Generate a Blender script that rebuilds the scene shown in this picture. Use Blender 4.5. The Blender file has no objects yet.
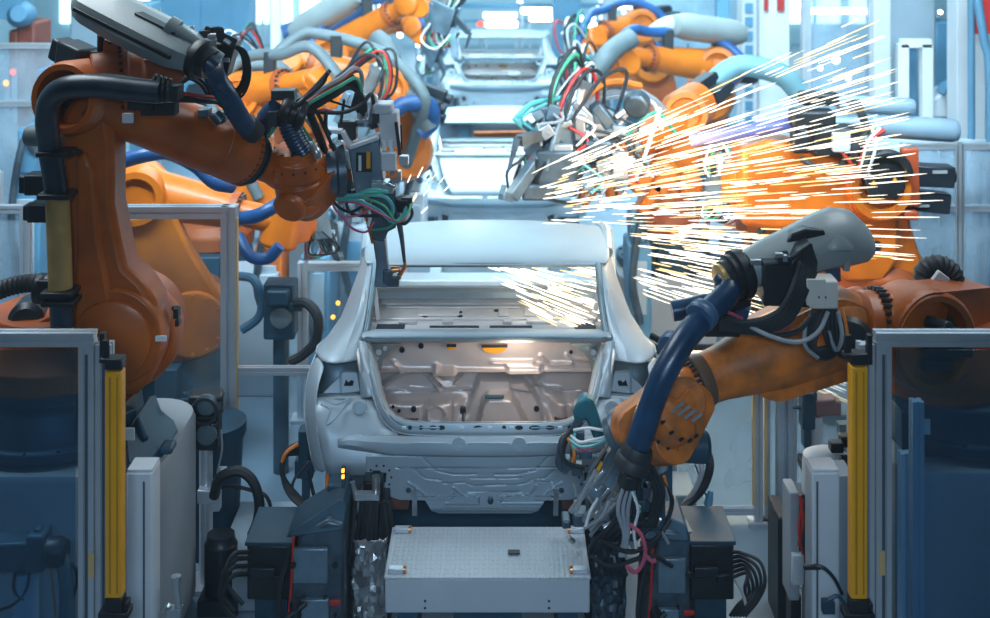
import bpy, bmesh, math, random
from mathutils import Vector, Matrix
random.seed(7)
SC = bpy.context.scene
COL = SC.collection
PI = math.pi
# ---- the place is measured from the camera point: X right, Y away, Z up, metres
F, CX, YH, HC = 1265.0, 495.0, -100.0, 3.66
def at(px, py, d):
    return Vector(((px-CX)*d/F, d, HC-(py-YH)*d/F))
def V(*a): return Vector(a)
def zat(py, d): return HC-(py-YH)*d/F
def xat(px, d): return (px-CX)*d/F
def px2m(n, d): return n*d/F

# ------------------------------------------------------------------ materials
MATS = {}
def mat(name, col, rough=.5, metal=0., var=.12, scale=6., bump=0., coat=0., emit=None, es=0., dirt=None):
    if name in MATS: return MATS[name]
    m = bpy.data.materials.new(name); m.use_nodes = True
    nt = m.node_tree; N = nt.nodes; L = nt.links
    b = N['Principled BSDF']
    tc = N.new('ShaderNodeTexCoord')
    nz = N.new('ShaderNodeTexNoise'); nz.inputs['Scale'].default_value = scale; nz.inputs['Detail'].default_value = 5
    L.new(tc.outputs['Object'], nz.inputs['Vector'])
    r = N.new('ShaderNodeValToRGB')
    c = tuple(col)
    r.color_ramp.elements[0].position = .32; r.color_ramp.elements[1].position = .68
    lo = tuple(x*(1-var) for x in c); hi = tuple(min(1, x*(1+var)) for x in c)
    if dirt: lo = tuple(dirt)
    r.color_ramp.elements[0].color = (*lo, 1); r.color_ramp.elements[1].color = (*hi, 1)
    L.new(nz.outputs['Fac'], r.inputs['Fac'])
    L.new(r.outputs['Color'], b.inputs['Base Color'])
    mr = N.new('ShaderNodeMapRange'); mr.inputs['To Min'].default_value = max(.02, rough-.08); mr.inputs['To Max'].default_value = min(1, rough+.1)
    L.new(nz.outputs['Fac'], mr.inputs['Value']); L.new(mr.outputs['Result'], b.inputs['Roughness'])
    b.inputs['Metallic'].default_value = metal
    if coat:
        b.inputs['Coat Weight'].default_value = coat; b.inputs['Coat Roughness'].default_value = .15
    if bump:
        bp = N.new('ShaderNodeBump'); bp.inputs['Strength'].default_value = bump; bp.inputs['Distance'].default_value = .01
        n2 = N.new('ShaderNodeTexNoise'); n2.inputs['Scale'].default_value = scale*8
        L.new(tc.outputs['Object'], n2.inputs['Vector'])
        L.new(n2.outputs['Fac'], bp.inputs['Height']); L.new(bp.outputs['Normal'], b.inputs['Normal'])
    if emit:
        b.inputs['Emission Color'].default_value = (*emit, 1); b.inputs['Emission Strength'].default_value = es
    MATS[name] = m
    return m
def glass(name, tint, haze, gloss=.5):
    m = bpy.data.materials.new(name); m.use_nodes = True
    nt = m.node_tree; N = nt.nodes; L = nt.links; N.clear()
    o = N.new('ShaderNodeOutputMaterial')
    t = N.new('ShaderNodeBsdfTransparent'); t.inputs['Color'].default_value = (*tint, 1)
    g = N.new('ShaderNodeBsdfGlossy'); g.inputs['Roughness'].default_value = .06; g.inputs['Color'].default_value = (.85, .95, 1, 1)
    df = N.new('ShaderNodeBsdfDiffuse'); df.inputs['Color'].default_value = (.55, .68, .76, 1)
    fr = N.new('ShaderNodeFresnel'); fr.inputs['IOR'].default_value = 1.45
    ml = N.new('ShaderNodeMath'); ml.operation = 'MULTIPLY'; ml.inputs[1].default_value = gloss
    L.new(fr.outputs['Fac'], ml.inputs[0])
    m1 = N.new('ShaderNodeMixShader'); L.new(ml.outputs[0], m1.inputs[0]); L.new(t.outputs[0], m1.inputs[1]); L.new(g.outputs[0], m1.inputs[2])
    tc = N.new('ShaderNodeTexCoord'); nz = N.new('ShaderNodeTexNoise'); nz.inputs['Scale'].default_value = 2.2; nz.inputs['Detail'].default_value = 4
    L.new(tc.outputs['Object'], nz.inputs['Vector'])
    mr = N.new('ShaderNodeMapRange'); mr.inputs['From Min'].default_value = .3; mr.inputs['From Max'].default_value = .75
    mr.inputs['To Min'].default_value = haze*.4; mr.inputs['To Max'].default_value = haze*1.6
    L.new(nz.outputs['Fac'], mr.inputs['Value'])
    m2 = N.new('ShaderNodeMixShader'); L.new(mr.outputs['Result'], m2.inputs[0]); L.new(m1.outputs[0], m2.inputs[1]); L.new(df.outputs[0], m2.inputs[2])
    L.new(m2.outputs[0], o.inputs['Surface'])
    return m
def emis(name, col, s):
    m = bpy.data.materials.new(name); m.use_nodes = True
    N = m.node_tree.nodes; N.clear()
    o = N.new('ShaderNodeOutputMaterial'); e = N.new('ShaderNodeEmission')
    e.inputs['Color'].default_value = (*col, 1); e.inputs['Strength'].default_value = s
    m.node_tree.links.new(e.outputs[0], o.inputs['Surface'])
    return m

ORANGE = mat('orange_robot_paint', (.46, .100, .006), .42, 0, .2, 3.5, .05, .08, dirt=(.30, .062, .005))  # tone lowered to carry some shade on the front robots
ORANGE_L = mat('lit_orange_paint', (.66, .165, .008), .40, 0, .15, 3, .04, .1, dirt=(.50, .115, .008))  # same robot paint, lightened for the stronger light farther back
ORANGE_WORN = mat('worn_orange_paint', (.60, .16, .018), .45, 0, .2, 9, .08, .1, dirt=(.25, .085, .022))
ORANGE_DARK = mat('dull_orange_casting', (.36, .075, .012), .5, 0, .25, 5, .08)
STEEL = mat('bare_body_steel', (.39, .48, .54), .44, .28, .08, 3, .02)
STEEL_IN = mat('bare_inner_steel', (.62, .60, .60), .40, .45, .10, 4, .03)
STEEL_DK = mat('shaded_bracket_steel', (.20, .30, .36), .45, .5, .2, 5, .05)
ALU = mat('brushed_aluminium', (.58, .63, .68), .36, .6, .06, 4, .02)
ALU_DK = mat('anodised_slot', (.09, .12, .15), .5, .4, .1, 4)
BLACK = mat('black_plastic', (.012, .015, .019), .42, 0, .3, 6, .03)
RUBBER = mat('black_rubber', (.018, .022, .028), .55, 0, .3, 8, .05)
MOTOR = mat('motor_black', (.015, .022, .032), .4, .1, .3, 5, .05)
HOSE = mat('blue_hose', (.008, .040, .095), .36, 0, .25, 7, .03, .2)
HOSE_B = mat('bright_blue_hose', (.014, .085, .25), .4, 0, .25, 7, .03, .2)
NAVY = mat('navy_casting', (.020, .062, .10), .48, .1, .25, 5, .06)
COVER = mat('grey_cover_plastic', (.26, .30, .305), .42, 0, .12, 3, .03, .15)
LGREY = mat('light_grey_paint', (.55, .60, .64), .5, 0, .07, 3, .02)
WHITE = mat('white_paint', (.72, .75, .77), .5, 0, .06, 3, .02)
PLINTH = mat('plinth_paint', (.31, .35, .38), .55, 0, .14, 1.6, .03)
BEIGE = mat('junction_box_beige', (.62, .60, .54), .5, 0, .06, 4)
YELLOW = mat('yellow_housing', (.85, .38, .008), .42, 0, .1, 4, .02, .2)
OLIVE = mat('olive_hose_sleeve', (.40, .25, .08), .6, 0, .2, 7, .05)
TAN = mat('tan_strip', (.62, .43, .20), .5, 0, .1, 4)
METAL = mat('machined_metal', (.50, .53, .55), .3, .8, .15, 9, .04)
METAL_DK = mat('dark_tool_steel', (.085, .125, .16), .38, .6, .3, 9, .06)
BLUEGREY = mat('blue_grey_tool', (.17, .25, .31), .4, .5, .25, 7, .05)
COPPER = mat('copper_tip', (.70, .28, .10), .3, .9, .1, 5)
BRASS = mat('brass_ring', (.66, .46, .20), .35, .8, .1, 5)
RED = mat('red_sleeve', (.50, .03, .025), .45, 0, .15, 6)
PINKC = mat('pink_cable', (.55, .10, .17), .45, 0, .15, 6)
GREENC = mat('green_cable', (.05, .42, .25), .4, 0, .15, 6)
TEALC = mat('teal_cable', (.10, .42, .42), .4, 0, .15, 6)
GREYC = mat('grey_cable', (.30, .33, .36), .45, 0, .15, 6)
WHITEC = mat('white_cable', (.72, .75, .75), .45, 0, .1, 6)
ORANGEC = mat('orange_cable', (.75, .22, .03), .45, 0, .1, 6)
VIOLET = mat('violet_hose', (.10, .11, .30), .45, 0, .2, 6, .04)
GREYHOSE = mat('grey_dress_hose', (.115, .155, .17), .5, 0, .15, 5, .03)
LENS = mat('dark_lens', (.09, .14, .17), .2, 0, .2, 5, 0, .6)
BLUECAB = mat('blue_cabinet', (.10, .26, .40), .5, .1, .15, 2)
GREYCAB = mat('grey_cabinet', (.34, .43, .50), .5, .1, .1, 2)
GLASS = glass('clear_guard_glass', (.88, .94, .97), .05)
GLASS_D = glass('tinted_guard_glass', (.58, .76, .88), .03, .4)
GLASS_F = glass('frosted_guard_glass', (.80, .88, .94), .30)
LAMP = emis('lamp_tube_light', (.88, .97, 1.), 14)
LAMP_B = emis('lit_panel_light', (.62, .90, 1.), 3.2)
WARN = emis('orange_indicator_light', (1., .33, .03), 5)
REDL = emis('red_indicator_light', (1., .08, .04), 4)
SPARK = emis('white_hot_spark', (1., .93, .78), 2.6)
SPARK_O = emis('yellow_hot_spark', (1., .74, .34), 2.)

# ------------------------------------------------------------------ mesh building
def frame_of(axis, hint=None):
    z = Vector(axis).normalized()
    h = Vector(hint) if hint is not None else (V(0, 0, 1) if abs(z.z) < .9 else V(1, 0, 0))
    x = h.cross(z)
    if x.length < 1e-5: x = V(0, 1, 0).cross(z)
    x.normalize(); y = z.cross(x)
    return x, y, z
def spline(pts, k=6):
    pts = [Vector(p) for p in pts]
    if len(pts) < 3: 
        return [pts[0].lerp(pts[-1], i/k) for i in range(k+1)]
    P = [2*pts[0]-pts[1]] + pts + [2*pts[-1]-pts[-2]]
    out = []
    for i in range(1, len(P)-2):
        a, b, c, d = P[i-1], P[i], P[i+1], P[i+2]
        for j in range(k):
            t = j/k
            out.append(.5*((2*b)+(c-a)*t+(2*a-5*b+4*c-d)*t*t+(3*b-a-3*c+d)*t**3))
    out.append(pts[-1])
    return out

class MB:
    def __init__(s): s.v = []; s.f = []
    def add(s, vs, fs):
        o = len(s.v); s.v += [Vector(v) for v in vs]; s.f += [tuple(i+o for i in f) for f in fs]; return s
    def box(s, c, size, R=None):
        c = Vector(c); hx, hy, hz = [q/2 for q in size]
        vs = [V(x, y, z) for x in (-hx, hx) for y in (-hy, hy) for z in (-hz, hz)]
        if R is not None: vs = [R @ v for v in vs]
        return s.add([c+v for v in vs], [(0,1,3,2),(4,6,7,5),(0,4,5,1),(2,3,7,6),(0,2,6,4),(1,5,7,3)])
    def box2(s, lo, hi):
        lo = Vector(lo); hi = Vector(hi)
        return s.box((lo+hi)/2, tuple(abs(q) for q in (hi-lo)))
    def bar(s, p, q, w, h, hint=None):
        p = Vector(p); q = Vector(q); x, y, z = frame_of(q-p, hint)
        R = Matrix((x, y, z)).transposed()
        return s.box((p+q)/2, (w, h, (q-p).length), R)
    def cyl(s, p, q, r0, r1=None, n=20):
        return s.lathe(p, Vector(q)-Vector(p), [(0, r0), ((Vector(q)-Vector(p)).length, r0 if r1 is None else r1)], n)
    def lathe(s, p, axis, prof, n=24, caps=True, sx=1., hint=None):
        p = Vector(p); x, y, z = frame_of(axis, hint)
        vs = []; fs = []
        for t, r in prof:
            for i in range(n):
                a = 2*PI*i/n
                vs.append(p+z*t+(x*math.cos(a)*sx+y*math.sin(a))*max(r, 1e-4))
        m = len(prof)
        for j in range(m-1):
            for i in range(n):
                fs.append((j*n+i, j*n+(i+1) % n, (j+1)*n+(i+1) % n, (j+1)*n+i))
        if caps:
            fs.append(tuple(reversed(range(n)))); fs.append(tuple((m-1)*n+i for i in range(n)))
        return s.add(vs, fs)
    def tube(s, pts, r, n=8, k=6, ridge=0., pitch=.02, raw=False, r1=None):
        sp = [Vector(p) for p in pts] if raw else spline(pts, k)
        if ridge:
            L = [0]
            for a, b in zip(sp, sp[1:]): L.append(L[-1]+(b-a).length)
            cnt = max(8, int(L[-1]/(pitch/2))); q = []; j = 0
            for i in range(cnt+1):
                t = L[-1]*i/cnt
                while j < len(L)-2 and L[j+1] < t: j += 1
                q.append(sp[j].lerp(sp[j+1], 0 if L[j+1] == L[j] else (t-L[j])/(L[j+1]-L[j])))
            sp = q
        m = len(sp); vs = []; fs = []
        t = (sp[1]-sp[0]).normalized(); x, y, _ = frame_of(t)
        for j, p in enumerate(sp):
            t2 = (sp[min(j+1, m-1)]-sp[max(j-1, 0)])
            t2 = t2.normalized() if t2.length > 1e-9 else t
            ax = t.cross(t2)
            if ax.length > 1e-7:
                R = Matrix.Rotation(t.angle(t2), 3, ax.normalized()); x = R @ x; y = R @ y
            t = t2
            rr = r if r1 is None else r+(r1-r)*j/(m-1)
            if ridge: rr += (ridge if j % 2 else -ridge)
            for i in range(n):
                a = 2*PI*i/n; vs.append(p+(x*math.cos(a)+y*math.sin(a))*rr)
        for j in range(m-1):
            for i in range(n): fs.append((j*n+i, j*n+(i+1) % n, (j+1)*n+(i+1) % n, (j+1)*n+i))
        fs.append(tuple(reversed(range(n)))); fs.append(tuple((m-1)*n+i for i in range(n)))
        return s.add(vs, fs)
    def prism(s, poly, vec):
        poly = [Vector(p) for p in poly]; vec = Vector(vec); n = len(poly)
        nrm = V(0, 0, 0)
        for a, b in zip(poly, poly[1:]+poly[:1]): nrm += a.cross(b)
        if nrm.dot(vec) > 0: poly = poly[::-1]
        vs = poly+[p+vec for p in poly]
        return s.add(vs, [tuple(range(n)), tuple(reversed(range(n, 2*n)))]+[(i, n+i, n+(i+1) % n, (i+1) % n) for i in range(n)])
    def grid(s, rows):
        m = len(rows[0]); vs = [v for r in rows for v in r]
        return s.add(vs, [(j*m+i, j*m+i+1, (j+1)*m+i+1, (j+1)*m+i) for j in range(len(rows)-1) for i in range(m-1)])
    def link(s, a, b, side, ra, rb, th, n=14, waist=1.):
        """rounded slab: hull of two discs, extruded along side"""
        a = Vector(a); b = Vector(b); sd = Vector(side).normalized()
        u = (b-a); Lg = u.length; u = (u-sd*u.dot(sd)).normalized(); w = sd.cross(u)
        k = max(-.95, min(.95, (ra-rb)/max(Lg, .01))); ph = math.acos(k)
        pts = []
        for i in range(n+1):
            t = ph+(2*PI-2*ph)*i/n; pts.append(a+(u*math.cos(t)+w*math.sin(t))*ra)
        if waist != 1.:
            mid = (a+b)/2; pts.append(mid-w*((ra+rb)/2*waist))
        for i in range(n+1):
            t = -ph+(2*ph)*i/n; pts.append(b+(u*math.cos(t)+w*math.sin(t))*rb)
        if waist != 1.: pts.append(mid+w*((ra+rb)/2*waist))
        pts = [p-sd*th/2 for p in pts]
        return s.prism(pts, sd*th)
    def bolts(s, c, axis, R, n, r, h, ph=0.):
        x, y, z = frame_of(axis)
        for i in range(n):
            a = 2*PI*i/n+ph; p = Vector(c)+(x*math.cos(a)+y*math.sin(a))*R
            s.lathe(p, z, [(0, r), (h, r*.9)], 6)
        return s
    def ell(s, c, rad, R=None, nu=16, nv=10):
        c = Vector(c); vs = []; fs = []
        for j in range(1, nv):
            t = PI*j/nv
            for i in range(nu):
                a = 2*PI*i/nu; v = V(rad[0]*math.sin(t)*math.cos(a), rad[1]*math.sin(t)*math.sin(a), rad[2]*math.cos(t))
                vs.append(c+(R @ v if R is not None else v))
        top = len(vs); e = V(0, 0, rad[2]); e = R @ e if R is not None else e
        vs += [c+e, c-e]
        for j in range(nv-2):
            for i in range(nu): fs.append((j*nu+i, (j+1)*nu+i, (j+1)*nu+(i+1) % nu, j*nu+(i+1) % nu))
        for i in range(nu):
            fs.append((top, i, (i+1) % nu)); fs.append((top+1, (nv-2)*nu+(i+1) % nu, (nv-2)*nu+i))
        return s.add(vs, fs)
    def profile(s, p, q, w, h, hint=None, slot=.22):
        """slotted aluminium section bar from p to q"""
        p = Vector(p); q = Vector(q); x, y, z = frame_of(q-p, hint)
        a, b = w/2, h/2; g = min(a, b)*slot; dp = min(a, b)*.35
        o = [(-a,-b),(-g,-b),(-g,-b+dp),(g,-b+dp),(g,-b),(a,-b),(a,-g),(a-dp,-g),(a-dp,g),(a,g),(a,b),(g,b),(g,b-dp),(-g,b-dp),(-g,b),(-a,b),(-a,g),(-a+dp,g),(-a+dp,-g),(-a,-g)]
        return s.prism([p+x*i+y*j for i, j in o], q-p)

ORG = {}
def _mesh(name, mb, origin, m, angle=38):
    me = bpy.data.meshes.new(name)
    me.from_pydata([v-origin for v in mb.v], [], mb.f); me.update()
    bm = bmesh.new(); bm.from_mesh(me)
    bmesh.ops.recalc_face_normals(bm, faces=bm.faces); bm.to_mesh(me); bm.free()
    me.polygons.foreach_set('use_smooth', [True]*len(me.polygons))
    me.set_sharp_from_angle(angle=math.radians(angle))
    for q in (m if isinstance(m, (list, tuple)) else [m]): me.materials.append(q)
    return me
def _mods(o, bevel, solid, sub):
    if solid:
        s = o.modifiers.new('solid', 'SOLIDIFY'); s.thickness = solid; s.offset = 0
    if sub:
        s = o.modifiers.new('sub', 'SUBSURF'); s.levels = sub; s.render_levels = sub
    if bevel:
        b = o.modifiers.new('bevel', 'BEVEL'); b.width = bevel; b.segments = 2; b.limit_method = 'ANGLE'; b.angle_limit = math.radians(40)
        b.harden_normals = False
def thing(name, label, cat, loc, group=None):
    o = bpy.data.objects.new(name, None); COL.objects.link(o); o.empty_display_size = .1
    o.location = loc; o['label'] = label; o['category'] = cat
    if group: o['group'] = group
    ORG[o.name] = Vector(loc)
    return o
KEEP_WHOLE = ('bolts', 'lugs', 'foil', 'fittings', 'cable', 'hose', 'rail')
def pieces(mb):
    n = len(mb.v); pa = list(range(n))
    def fd(i):
        while pa[i] != i: pa[i] = pa[pa[i]]; i = pa[i]
        return i
    for f in mb.f:
        for q in f[1:]: pa[fd(q)] = fd(f[0])
    isl = {}
    for i in range(n): isl.setdefault(fd(i), []).append(i)
    isl = list(isl.values())
    if len(isl) < 2 or len(isl) > 40: return [mb]
    bx = [([min(mb.v[i][k] for i in g) for k in range(3)], [max(mb.v[i][k] for i in g) for k in range(3)]) for g in isl]
    pc = list(range(len(isl)))
    def fp(i):
        while pc[i] != i: i = pc[i]
        return i
    for a in range(len(isl)):
        for b in range(a):
            sa = max(h-l for l, h in zip(*bx[a])); sb = max(h-l for l, h in zip(*bx[b]))
            gap = math.sqrt(sum(max(0, bx[a][0][k]-bx[b][1][k], bx[b][0][k]-bx[a][1][k])**2 for k in range(3)))
            if gap <= max(.02, .5*max(sa, sb)): pc[fp(a)] = fp(b)
    cl = {}
    for a in range(len(isl)): cl.setdefault(fp(a), []).extend(isl[a])
    if len(cl) < 2 or len(cl) > 16: return [mb]
    out = []
    for g in cl.values():
        g = sorted(g); ix = {v: i for i, v in enumerate(g)}; q = MB(); q.v = [mb.v[i] for i in g]
        q.f = [tuple(ix[i] for i in f) for f in mb.f if f[0] in ix]; out.append(q)
    return out
def part(name, mb, m, parent, bevel=0, solid=0, sub=0, label=None, angle=38):
    first = None
    for q in ([mb] if any(name.endswith(k) for k in ('bolts', 'lugs', 'foil_wrap')) else pieces(mb)):
        o = part1(name, q, m, parent, bevel, solid, sub, label, angle); first = first or o
    return first
def part1(name, mb, m, parent, bevel=0, solid=0, sub=0, label=None, angle=38):
    org = ORG[parent.name]
    o = bpy.data.objects.new(name, _mesh(name, mb, org, m, angle)); COL.objects.link(o)
    o.parent = parent; ORG[o.name] = org
    _mods(o, bevel, solid, sub)
    if label: o['label'] = label
    return o
def single(name, mb, m, label, cat, group=None, kind=None, bevel=0, solid=0, sub=0, angle=38):
    lo = [min(v[i] for v in mb.v) for i in range(3)]; hi = [max(v[i] for v in mb.v) for i in range(3)]
    org = V((lo[0]+hi[0])/2, (lo[1]+hi[1])/2, lo[2])
    o = bpy.data.objects.new(name, _mesh(name, mb, org, m, angle)); COL.objects.link(o); o.location = org
    ORG[o.name] = org
    o['label'] = label; o['category'] = cat
    if group: o['group'] = group
    if kind: o['kind'] = kind
    _mods(o, bevel, solid, sub)
    return o
def struct(name, mb, m, bevel=0, label=None, cat='structure'):
    o = single(name, mb, m, label or name.replace('_', ' '), cat, kind='structure', bevel=bevel)
    return o
def copy_tree(o, delta, label, group=None):
    r = o.copy(); COL.objects.link(r); r.location = Vector(o.location)+Vector(delta); r['label'] = label; ORG[r.name] = ORG[o.name]
    if group: r['group'] = group
    for ch in list(o.children):
        c = ch.copy(); COL.objects.link(c); c.parent = r
        for g in list(ch.children):
            d = g.copy(); COL.objects.link(d); d.parent = c
    return r
def cable(pts, r, m, label, cat='cable', name='cable', group=None, n=8, **kw):
    return single(name, MB().tube(pts, r, n, **kw), m, label, cat, group)
# ------------------------------------------------------------------ camera, light
cam = bpy.data.cameras.new('camera'); co = bpy.data.objects.new('camera', cam); COL.objects.link(co)
co.location = (0, 0, HC); co.rotation_euler = (PI/2, 0, 0)
cam.sensor_width = 36; cam.lens = 36*F/990; cam.shift_y = -(309-YH)/990
cam.clip_end = 200
cam.dof.use_dof = True; cam.dof.focus_distance = 6.4; cam.dof.aperture_fstop = 1.8
SC.camera = co
SC.view_settings.view_transform = 'Standard'; SC.view_settings.look = 'None'
SC.view_settings.exposure = 0.0; SC.view_settings.gamma = 1; SC.view_settings.use_curve_mapping = False
SC.cycles.use_denoising = True
SC.cycles.max_bounces = 6; SC.cycles.transparent_max_bounces = 16
w = bpy.data.worlds.new('hall_air'); SC.world = w; w.use_nodes = True
w.node_tree.nodes['Background'].inputs['Color'].default_value = (.05, .22, .42, 1)
w.node_tree.nodes['Background'].inputs['Strength'].default_value = .13
def area(name, loc, size, energy, col, rot=(0, 0, 0), sy=None):
    l = bpy.data.lights.new(name, 'AREA'); l.energy = energy; l.color = col; l.size = size
    if sy: l.shape = 'RECTANGLE'; l.size_y = sy
    o = bpy.data.objects.new(name, l); COL.objects.link(o); o.location = loc; o.rotation_euler = rot
    return o
def point(name, loc, energy, col, r=.1):
    l = bpy.data.lights.new(name, 'POINT'); l.energy = energy; l.color = col; l.shadow_soft_size = r
    o = bpy.data.objects.new(name, l); COL.objects.link(o); o.location = loc
    return o
area('ceiling_lamp_row_far', (0, 23, 7.7), 9, 1600, (.58, .88, 1.), sy=12)
area('ceiling_lamp_row_middle', (0, 11.5, 7.0), 7, 25, (.55, .84, 1.), sy=3)
for lx in (-2.1, 2.1):
    ml = area('mid_fill_strip', (lx, 7.0, 3.75), 2.6, 125, (.60, .85, 1.), rot=(math.radians(68), 0, 0), sy=.25)  # unseen fill added to brighten things just beyond the car tail
    ml.data.spread = math.radians(120)
md_ = area('far_roof_fill', (0, 15.5, 7.5), 6, 360, (.74, .93, 1.), sy=6)  # added fill from above, whitens only the farther car roofs
md_.data.spread = math.radians(86)
fw_ = area('forward_fill', (0, 9.0, 7.6), 7, 760, (.52, .84, 1.), rot=(math.radians(58), 0, 0), sy=1.2)  # added fill aimed away, brightens viewer-facing sides of distant things
fw_.data.spread = math.radians(112)
area('side_fill', (-3.4, 7.2, 6.2), 2.2, 290, (.80, .92, 1.), sy=4)  # pair of overhead fills added to lift arm tops and floor
area('side_fill', (3.4, 7.2, 6.2), 2.2, 170, (.80, .92, 1.), sy=4)
fl_ = area('front_fill', (0, -.5, 4.1), 2.2, 19, (.54, .76, 1.), rot=(math.radians(64), 0, 0), sy=.8)  # added narrow fill on the car tail, falls off towards the corners
fl_.data.spread = math.radians(52)
point('weld_glow_over_roof', at(680, 150, 8.7), 45, (1., .62, .28), .25)
point('weld_glow_at_roof_edge', at(470, 150, 9.3), 2, (1., .75, .45), .1)
point('weld_glow_in_cabin', at(580, 318, 8.0), 16, (1., .70, .42), .12)
point('weld_glow_beside_car', at(700, 330, 7.9), 30, (1., .70, .40), .15)
point('weld_glow_in_boot', V(.12, 7.05, 1.12), 4.6, (1., .74, .55), .12)

# ------------------------------------------------------------------ hall shell
fm = mat('hall_floor_paint', (.20, .29, .37), .34, 0, .22, 1.3, .05)
struct('floor', MB().box2((-16, -2, -.2), (16, 34, 0)), fm)
wm = mat('hall_wall_paint', (.42, .58, .66), .6, 0, .15, .6)
struct('wall_back', MB().box2((-16, 32, 0), (16, 32.3, 8)), wm)
struct('wall_left', MB().box2((-12.3, 3, 0), (-12, 32, 8)), wm)
struct('wall_right', MB().box2((12, 3, 0), (12.3, 32, 8)), wm)
struct('ceiling', MB().box2((-16, 3, 8), (16, 34, 8.2)), mat('hall_ceiling_paint', (.3, .36, .4), .7))
# thin haze in the hall air
wn = w.node_tree.nodes; vs_ = wn.new('ShaderNodeVolumeScatter')
vs_.inputs['Color'].default_value = (.70, .90, 1, 1); vs_.inputs['Density'].default_value = .003; vs_.inputs['Anisotropy'].default_value = .3
w.node_tree.links.new(vs_.outputs[0], wn['World Output'].inputs['Volume'])
# ------------------------------------------------------------------ car bodies
XC = -0.05
def mir(v): return V(2*XC-v.x, v.y, v.z)
def rows_m(rows): return [[mir(v) for v in r] for r in rows]
car = thing('car_body', 'bare steel sedan body nearest the viewer, open boot facing the tread-plate cart', 'car body', (XC, 8.6, .3), 'car bodies on the line')

# roof: long shallow crown from the rear window to the windscreen header
rows = []
for d, zc, hw, drop in ((7.47, 1.500, .70, .010), (7.50, 1.517, .735, .010), (7.62, 1.537, .745, .014), (7.85, 1.558, .765, .024), (8.1, 1.566, .775, .034), (8.3, 1.553, .775, .042), (8.5, 1.510, .76, .05), (8.53, 1.485, .75, .05)):
    rows.append([V(XC+hw*u, d+.10*abs(u)**2.5*(0 if d > 8 else .35), zc-drop*abs(u)**2.4) for u in [i/12-1 for i in range(25)]])
part('roof', MB().grid(rows), STEEL, car, solid=.012, sub=1)

# rear quarter: C pillar running down into the shoulder and lamp corner
def pr(*pts): return [at(*p) for p in pts]
quarter = [
 pr((369,231,8.52),(371,228,8.5),(374,226,8.48),(378,225,8.45)),
 pr((366,240,8.15),(368.5,236,8.12),(371.5,234,8.08),(376,234,8.02)),
 pr((362.5,262,7.72),(365,259,7.66),(368.5,258,7.58),(373,262,7.50)),
 pr((352,287,7.48),(358,284,7.40),(364.5,285,7.30),(370,290,7.27)),
 pr((339.5,322,7.24),(348,316,7.18),(358,316,7.09),(366,320,7.10)),
 pr((328,336,7.12),(341,329,7.08),(354,329,7.02),(363,334,7.03)),
 pr((317.5,345,7.03),(333,343,6.97),(348,344,6.92),(361,345,6.98)),
 pr((316,351,6.96),(328,359,6.84),(345,357,6.83),(360,357,6.93)),
 pr((316.5,355,6.93),(326,366,6.80),(345,362.5,6.80),(359,360.5,6.90)),
]
# body corner below the shoulder (beside the lamp pocket)
corner = [
 pr((316.5,353,6.95),(320,360,6.86),(326,366,6.80)),
 pr((309,372,6.88),(313,374,6.78),(321,377,6.72)),
 pr((305.5,388,6.85),(310,390,6.72),(317,392,6.66)),
 pr((304,412,6.80),(309,414,6.68),(316,416,6.60)),
 pr((307,432,6.75),(311,434,6.64),(319,438,6.57)),
 pr((311,455,6.70),(315,457,6.60),(323,460,6.55)),
 pr((315,470,6.68),(319,472,6.58),(328,474,6.54)),
]
# outer side of the body running forward from the corner
def side_row(p, d2, dx=0., dz=0.):
    return [p.lerp(V(p.x+dx, d2, p.z+dz), t) for t in (0, .25, .5, .75, 1)]
side = [side_row(r[0], 7.85, .07, -.04 if i < 3 else 0.) for i, r in enumerate(corner)]
shoulder = [side_row(quarter[i][0], 7.95, .10, -.12) for i in (6, 7, 8)]
for sgn, nm in ((0, 'near'), (1, 'far')):
    g = (lambda r: r) if sgn == 0 else rows_m
    part('rear_quarter', MB().grid(g(quarter)), STEEL, car, solid=.01, sub=1)
    part('body_corner', MB().grid(g(corner)), STEEL, car, solid=.01, sub=1)
    part('body_side', MB().grid(g(side)).grid(g(shoulder)), STEEL, car, solid=.01)
    # pillars, sill and front wing: the body carries on forward
    def P(x, d, z):
        v = V(XC-x, d, z); return v if sgn == 0 else mir(v)
    mb = MB()
    mb.tube([P(.74, 7.75, 1.50), P(.765, 8.15, 1.52), P(.75, 8.5, 1.475)], .035, 8)
    part('roof_rail', mb, STEEL, car)
    part('windscreen_pillar', MB().tube([P(.75, 8.48, 1.47), P(.80, 9.05, 1.20), P(.84, 9.62, .90)], .045, 8), STEEL, car)
    part('door_pillar', MB().bar(P(.85, 8.55, .42), P(.76, 8.45, 1.47), .10, .14), STEEL, car)
    part('sill', MB().bar(P(.86, 7.7, .42), P(.86, 9.8, .42), .12, .16), STEEL, car, bevel=.02)
    mb = MB().prism([P(.90, 9.55, .36), P(.90, 9.75, .36), P(.90, 9.9, .66), P(.90, 10.2, .80), P(.90, 10.5, .66), P(.90, 10.65, .40), P(.88, 11.0, .45), P(.86, 11.0, .72), P(.87, 10.2, .92), P(.89, 9.5, .95)], P(.84, 9.55, .36)-P(.90, 9.55, .36))
    part('front_wing', mb, STEEL, car)
    # frame of the rear window on this side
    fl = [[r[3], r[3]+V(.030 if sgn == 0 else .030, .02, -.012)] for r in quarter[2:7]]
    fl = [[a, b] for a, b in fl]
    part('window_flange', MB().grid(g(fl)), STEEL_DK, car, solid=.006)
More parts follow.
